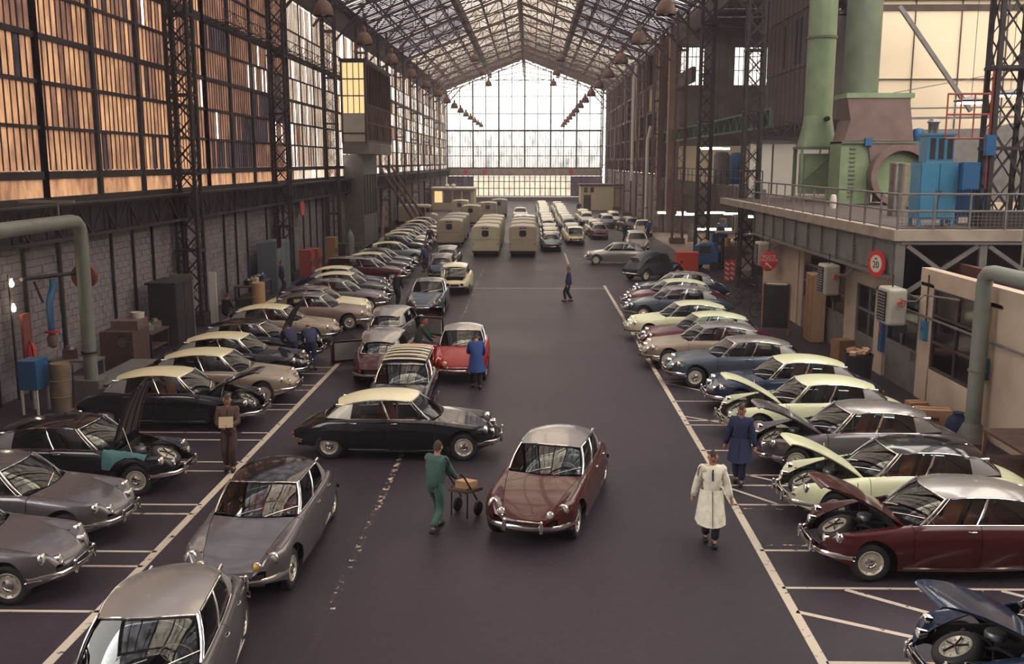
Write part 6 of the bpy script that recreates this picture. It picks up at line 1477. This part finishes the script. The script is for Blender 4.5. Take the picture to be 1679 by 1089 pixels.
t = thing('oil_drum', 'tan upright drum between the left benches and grey cabinet', 'drum', (-12.6, 44.7, 0)); MB().lathe([(0,0),(.3,0),(.3,.3),(.32,.32),(.3,.34),(.3,.62),(.32,.64),(.3,.66),(.3,1.3),(0,1.3)], n=18).build('drum', MT['cardboard'], t)
t = thing('electrical_cabinet', 'tall blue grey sheet cabinet with lit glass top on left wall', 'cabinet', (-13.9, 52.6, 0)); MB().box((0,0,1.3), (1.0,3.0,2.6)).build('body', MT['slate_sheet'] if 'slate_sheet' in MT else MT.setdefault('slate_sheet', mat('slate_sheet', (.10,.12,.14), .5)), t, smooth=0); MB().box((.52,-.9,2.9), (.04,.9,1.2)).build('display', MT['pane_pale'], t, smooth=0)
for k in range(3): MB().box((.515,-.95+.95*k,1.3), (.03,.88,2.4)).build('door', MT['slate_sheet'], t, smooth=0)
for k, (y, m, h, l) in enumerate(((58.6,'duct_red',1.6,'dull red rack by the second left column'),(60.6,'duct_red',1.5,'dull red rack just beyond the second left column'),(66,'wood',1.8,'brown wooden crate stack on the left wall'),(69.5,'rubber',1.1,'dark machine with white cloth by the left wall'),(73,'pipe_grey',1.7,'pale upright gas bottle by the third left column'))):
    t = thing(('rack','rack','crate_stack','machine','gas_bottle')[k], l, ('rack','rack','crate','machine','bottle')[k], (-13.5, y, 0))
    if k == 4: MB().lathe([(0,0),(.3,0),(.3,1.3),(.2,1.6),(.08,1.7),(.08,1.85),(0,1.86)], n=14).build('bottle', MT[m], t)
    else:
        MB().box((0,0,h/2), (.7,1.0,h)).build('body', MT[m], t, smooth=0)
        for j in range(3): MB().box((.37,0,h*(.2+.3*j)), (.04,.9,h*.2)).build('front_panel', MT['wood_dark' if j % 2 else m], t, smooth=0)
# left foreground wall fittings
t = thing('hose_reel', 'dark red round hose reel on a wall bracket at far left', 'reel', (-13.7, 29.6, 3.35)); MB().lathe([(0,-.12),(.10,-.12),(.12,-.1),(.38,-.1),(.40,0),(.38,.1),(.12,.1),(0,.12)], axis='Y', n=24).build('reel', mat('reel_red', (.16,.035,.03), .6, var=.3, vscale=6), t); MB().tube([(-.0,0,.1),(-.3,-.1,.1),(-.6,-2.6,.2)], .06, 8).build('arm', MT['iron'], t); MB().tube([(-.6,-1.9,.05),(-.6,-1.5,-.6)], .035, 6).build('brace', MT['iron'], t)
t = thing('blue_pipe', 'dark blue bent pipe with red valve hanging on left wall', 'pipe', (-14.1, 28.2, 1.4)); MB().tube([(0,.2,2.0),(0,.2,1.75),(0,-.05,1.45),(0,-.1,1.3),(0,-.1,.4)], .10, 10).build('pipe', MT['blue_deep'], t, smooth=60); MB().lathe([(.1,0),(.2,0),(.2,.06),(.1,.06)], (0,-.1,.45), n=12).build('flange', MT['sign_red'], t); MB().lathe([(.06,-.3),(.14,-.25),(.16,0),(.1,.1)], (0,-.1,.3), n=10).build('valve', MT['duct_rust'], t)
t = thing('wall_bulbs', 'two glowing bare bulbs on a post at the left edge', 'lamp', (-14.6, 26.9, 2.7)); MB().tube([(0,0,-2.6),(0,0,1.0)], .04, 6).build('post', MT['iron'], t)
for z in (.05,.75): MB().lathe([(0,-.10),(.05,-.07),(.06,0),(.03,.09),(.02,.14)], (.1,-.05,z), n=10).build('bulb', MT['bulb'], t)
t = thing('fire_extinguisher', 'red fire extinguisher on the left wall near the drum', 'extinguisher', (-14.3, 27.2, .95)); MB().lathe([(0,0),(.13,0),(.14,.05),(.14,.6),(.09,.72),(.04,.76),(.04,.82),(0,.84)], n=14).build('bottle', MT['sign_red'], t); MB().tube([(0,-.05,.8),(.1,-.12,.7),(.12,-.1,.3)], .018, 6).build('hose', MT['rubber'], t); MB().box((-.1,0,.95), (.08,.4,1.3)).build('mount_board', mat('mount_red', (.20,.05,.04), .7), t, smooth=0); MB().box((-.1,0,-.45), (.04,.06,.95)).build('post', MT['iron'], t, smooth=0)
t = thing('blue_machine', 'small dark blue box machine on legs at the left edge', 'machine', (-13.6, 25.9, 0)); MB().box((0,0,1.1), (.5,.7,.8)).build('body', MT['blue_deep'], t, smooth=0)
for sx in (-1,1):
    for sy in (-1,1): MB().box((sx*.2,sy*.3,.35), (.05,.05,.7)).build('leg', MT['white_paint'], t, smooth=0)
t = thing('oil_drum', 'tan upright drum beside the small dark blue machine', 'drum', (-12.95, 26.1, 0)); MB().lathe([(0,0),(.27,0),(.27,.4),(.29,.42),(.27,.44),(.27,.85),(.29,.87),(.27,.89),(.27,1.35),(0,1.35)], n=18).build('drum', mat('drum_tan', (.24,.17,.11), .6, var=.4, vscale=4), t)
MB().tube([(.2,.1,1.35),(.35,0,1.3),(.3,-.05,.1)], .02, 6).build('hose', MT['rubber'], t)
t = thing('scrap_trough', 'low dark trough lying behind the left parked cars', 'trough', (-12.6, 29.3, 0)); MB().box((0,0,.2), (.8,3.6,.4)).build('trough', MT['iron'], t, smooth=0); MB().box((0,0,.42), (.9,3.7,.05)).build('rim', MT['iron_grey'], t, smooth=0)
# red open fixture beside the maroon car
t = thing('red_trestle', 'dark red low trestle bench beside the grey and maroon cars', 'bench', (-6.35, 32.9, 0), .1); MB().box((0,0,.62), (1.0,.5,.06)).build('top', MT['maroon_w'] if 'maroon_w' in MT else MT.setdefault('maroon_w', mat('maroon_w', (.10,.02,.018), .6)), t, smooth=0); MB().box((0,0,.15), (1.0,.5,.05)).build('shelf', MT['maroon_w'], t, smooth=0)
for sx in (-1,1):
    for sy in (-1,1): MB().box((sx*.45,sy*.2,.31), (.08,.06,.6)).build('leg', MT['maroon_w'], t, smooth=0)
# right wall clutter
t = thing('notice_board', 'black board in a rounded orange frame standing near the right wall', 'board', (9.8, 38.7, 0), -.35)
MB().box((0,0,1.15), (.98,.10,1.75)).build('board', MT['dark'], t, smooth=0); MB().tube([(-.52,0,.05),(-.52,0,2.0),(-.45,0,2.1),(.45,0,2.1),(.52,0,2.0),(.52,0,.05)], .035, 8).build('frame', MT['wood'], t); MB().box((0,-.02,2.03), (.8,.06,.10)).build('header', MT['white_paint'], t, smooth=0)
for x in (-.52,.52): MB().box((x,0,.03), (.08,.6,.06)).build('foot', MT['wood'], t, smooth=0)
def bike(x, y, rz, label):
    t = thing('bicycle', label, 'bicycle', (x, y, 0), rz, 'bicycles by the right wall')
    for wx in (-.52,.52):
        w = MB(); w.tube([(wx+.33*math.cos(a), 0, .34+.33*math.sin(a)) for a in [2*PI*k/20 for k in range(21)]], .018, 5, caps=False); o = w.build('wheel', MT['rubber'], t)
        s_ = MB()
        for k in range(8): a = PI*k/8; s_.bar((wx-.32*math.cos(a),0,.34-.32*math.sin(a)), (wx+.32*math.cos(a),0,.34+.32*math.sin(a)), .004)
        s_.build('spokes', MT['steel'], o, smooth=0)
    f = MB()
    for a, b in (((-.52,0,.34),(-.1,0,.30)), ((-.52,0,.34),(-.2,0,.80)), ((-.1,0,.30),(-.2,0,.86)), ((-.1,0,.30),(.36,0,.78)), ((-.18,0,.78),(.36,0,.82)), ((.36,0,.95),(.52,0,.34))): f.tube([a, b], .016, 6)
    f.build('frame', MT['iron'], t); MB().tube([(.25,-.25,.98),(.36,-.2,1.0),(.36,.2,1.0),(.25,.25,.98)], .012, 6).build('handlebar', MT['steel'], t); MB().box((-.22,0,.90), (.24,.14,.06)).build('saddle', MT['wood_dark'], t, smooth=0)
bike(10.4, 46.8, 0, 'black bicycle leaning near the right wall, left one of two'); bike(10.5, 43.2, .4, 'black bicycle near the notice board, right one of two')
t = thing('waste_bin', 'dark round bin heaped with paper by the right door', 'bin', (10.1, 29.6, 0)); MB().lathe([(0,0),(.36,0),(.42,.95),(.44,.95),(.44,1.0),(.40,1.0)], n=18).build('bin', MT['rubber'], t)
pm_ = MB(); rr = random.Random(2)
for k in range(16): pm_.box((rr.uniform(-.28,.28), rr.uniform(-.28,.28), 1.0+rr.uniform(0,.14)), (.22,.18,.10), rz=rr.uniform(0,3), ry=rr.uniform(-.5,.5))
pm_.build('waste_paper', mat('waste_paper', (.50,.30,.20), .9), t, smooth=0)['kind'] = 'stuff'
for k, (x, y, z, w, d, h, l) in enumerate(((10.5,24.9,0,.85,.45,.48,'long brown cardboard box on the floor by the right wall'), (10.75,26.6,0,.5,.4,.25,'flat torn carton near the right door'), (10.75,33.2,0,.6,.5,.8,'brown wooden crate behind the right parked cars'))):
    t = thing('carton', l, 'box', (x, y, z), .25*k-.2); MB().box((0,0,h/2), (w,d,h)).build('box', MT['cardboard' if k < 2 else 'wood'], t, smooth=0); MB().box((0,-d/2-.004,h/2), (w*.3,.008,h*.2)).build('mark', MT['wood_dark'], t, smooth=0); MB().box((0,0,h+.005), (w*.9,.05,.01)).build('tape', MT['wood'], t, smooth=0)
t = thing('sack', 'dark crumpled sack beside the long cardboard box', 'sack', (10.85, 24.2, 0)); MB().lathe([(0,0),(.25,.02),(.3,.2),(.24,.4),(.12,.5),(.15,.56),(0,.58)], n=12).build('sack', MT['coat_navy'], t, smooth=80)
table('work_table', 'dark topped table against the right wall in the corner', 10.65, 20.3, 0, 1.1, 2.0, .95, 'wood_dark', 'wood', shelf=True)
for k, (y, z, l) in enumerate(((27.75,2.05,'blue switch box on the plaster beside the grey door'), (23.95,1.75,'blue switch box on the plaster beside the right pipe'))):
    t = thing('switch_box', l, 'switch', (XW-.07, y, z)); MB().box((0,0,0), (.14,.26,.55)).build('box', MT['blue_machine'], t, smooth=0); MB().box((-.08,0,.05), (.03,.08,.12)).build('lever', MT['blue_deep'], t, smooth=0); MB().tube([(.03,0,.27),(.03,0,1.6)], .02, 6).build('conduit', MT['iron'], t)
t = thing('blue_meter', 'narrow blue meter panel under the nearest unit heater', 'meter', (XW-.05, 31.1, 1.3)); MB().box((0,0,0), (.12,.3,1.0)).build('panel', MT['blue_deep'], t, smooth=0); MB().box((-.07,0,.2), (.03,.12,.15)).build('dial', MT['sign_red'], t, smooth=0)
t = thing('wall_conduit', 'dark conduit running along the right plaster wall', 'pipe', (XW-.06, 19, 2.45)); MB().tube([(0,0,0),(0,12,0)], .035, 6).build('pipe', MT['iron_grey'], t)
t = thing('cupboard', 'tan tall cupboard beneath the platform by the fire sign', 'cupboard', (11.0, 37.5, 0)); MB().box((0,0,1.3), (.5,1.0,2.6)).build('body', mat('tan_paint', (.50,.32,.20), .7), t, smooth=0)
for y in (-.25,.25): MB().box((-.26,y,1.3), (.02,.46,2.5)).build('door', MT['wood'], t, smooth=0)
# machinery glimpsed in the side aisle
rnd = random.Random(21)
for k in range(12):
    x, y = rnd.uniform(14, 22), rnd.uniform(58, 94)
    x = 14.2 + 2.6*(k % 4) + rnd.uniform(-.4,.4); y = 60 + 12*(k//4) + rnd.uniform(-1,1) + (k%2)*5
    m = rnd.choice(('blue_deep','iron','sign_red','iron_grey','duct_rust')); h = rnd.uniform(1.2, 2.2)
    t = thing('workshop_machine', '%s machine standing in the side aisle behind the right columns' % {'blue_deep':'dark blue','iron':'black','sign_red':'red','iron_grey':'grey','duct_rust':'rusty'}[m] + ', ' + (ORD + ['tenth','eleventh','twelfth'])[k].replace('nearest','first') + ' counted inwards', 'machine', (x, y, 0), rnd.uniform(0, 1.5), 'machines in the side aisle')
    MB().box((0,0,h*.4), (1.1,.8,h*.8)).build('base', MT[m], t, smooth=0); MB().box((.1,0,h*.9), (.5,.5,h*.3)).build('head', MT['iron_grey'], t, smooth=0); MB().lathe([(0,0),(.2,0),(.2,.05),(0,.05)], (0,-.45,h*.6), 'Y', 12).build('wheel', MT['steel'], t)
for k, (x, y, m) in enumerate(((15.0, 78, 'iron_grey'), (17.4, 84, 'blue_deep'), (20.4, 80, 'iron_grey'), (22, 88, 'duct_rust'))):
    t = thing('gallery_tank', '%s upright tank on the upper right gallery' % {'iron_grey':'grey','blue_deep':'dark blue','duct_rust':'rusty'}[m], 'tank', (x, y, 4.98), group='tanks on the gallery'); t['label'] = ('small grey upright tank, leftmost on the upper right gallery', 'dark blue upright tank on the upper right gallery', 'grey upright tank on the upper right gallery, third from left', 'rusty upright tank on the upper right gallery')[k]; MB().lathe([(0,0),(.6,0),(.65,.1),(.65,2.3),(.45,2.6),(0,2.65)], n=16).build('tank', MT[m], t)
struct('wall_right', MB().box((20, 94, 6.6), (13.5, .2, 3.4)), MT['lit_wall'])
# ================================================================== dusty air filling the hall
_hz = bpy.data.materials.new('dusty_air'); _hz.use_nodes = True; _n = _hz.node_tree; _n.nodes.clear()
_o = _n.nodes.new('ShaderNodeOutputMaterial'); _v = _n.nodes.new('ShaderNodeVolumeScatter'); _v.inputs['Color'].default_value = (.95,.80,.95,1); _v.inputs['Density'].default_value = .0012; _v.inputs['Anisotropy'].default_value = .55
_n.links.new(_v.outputs[0], _o.inputs['Volume'])
hz = MB().box((-1, 84, 9.6), (27.6, 183, 18.9)).build('haze', _hz, None, smooth=0)
tag(hz, kind='stuff')
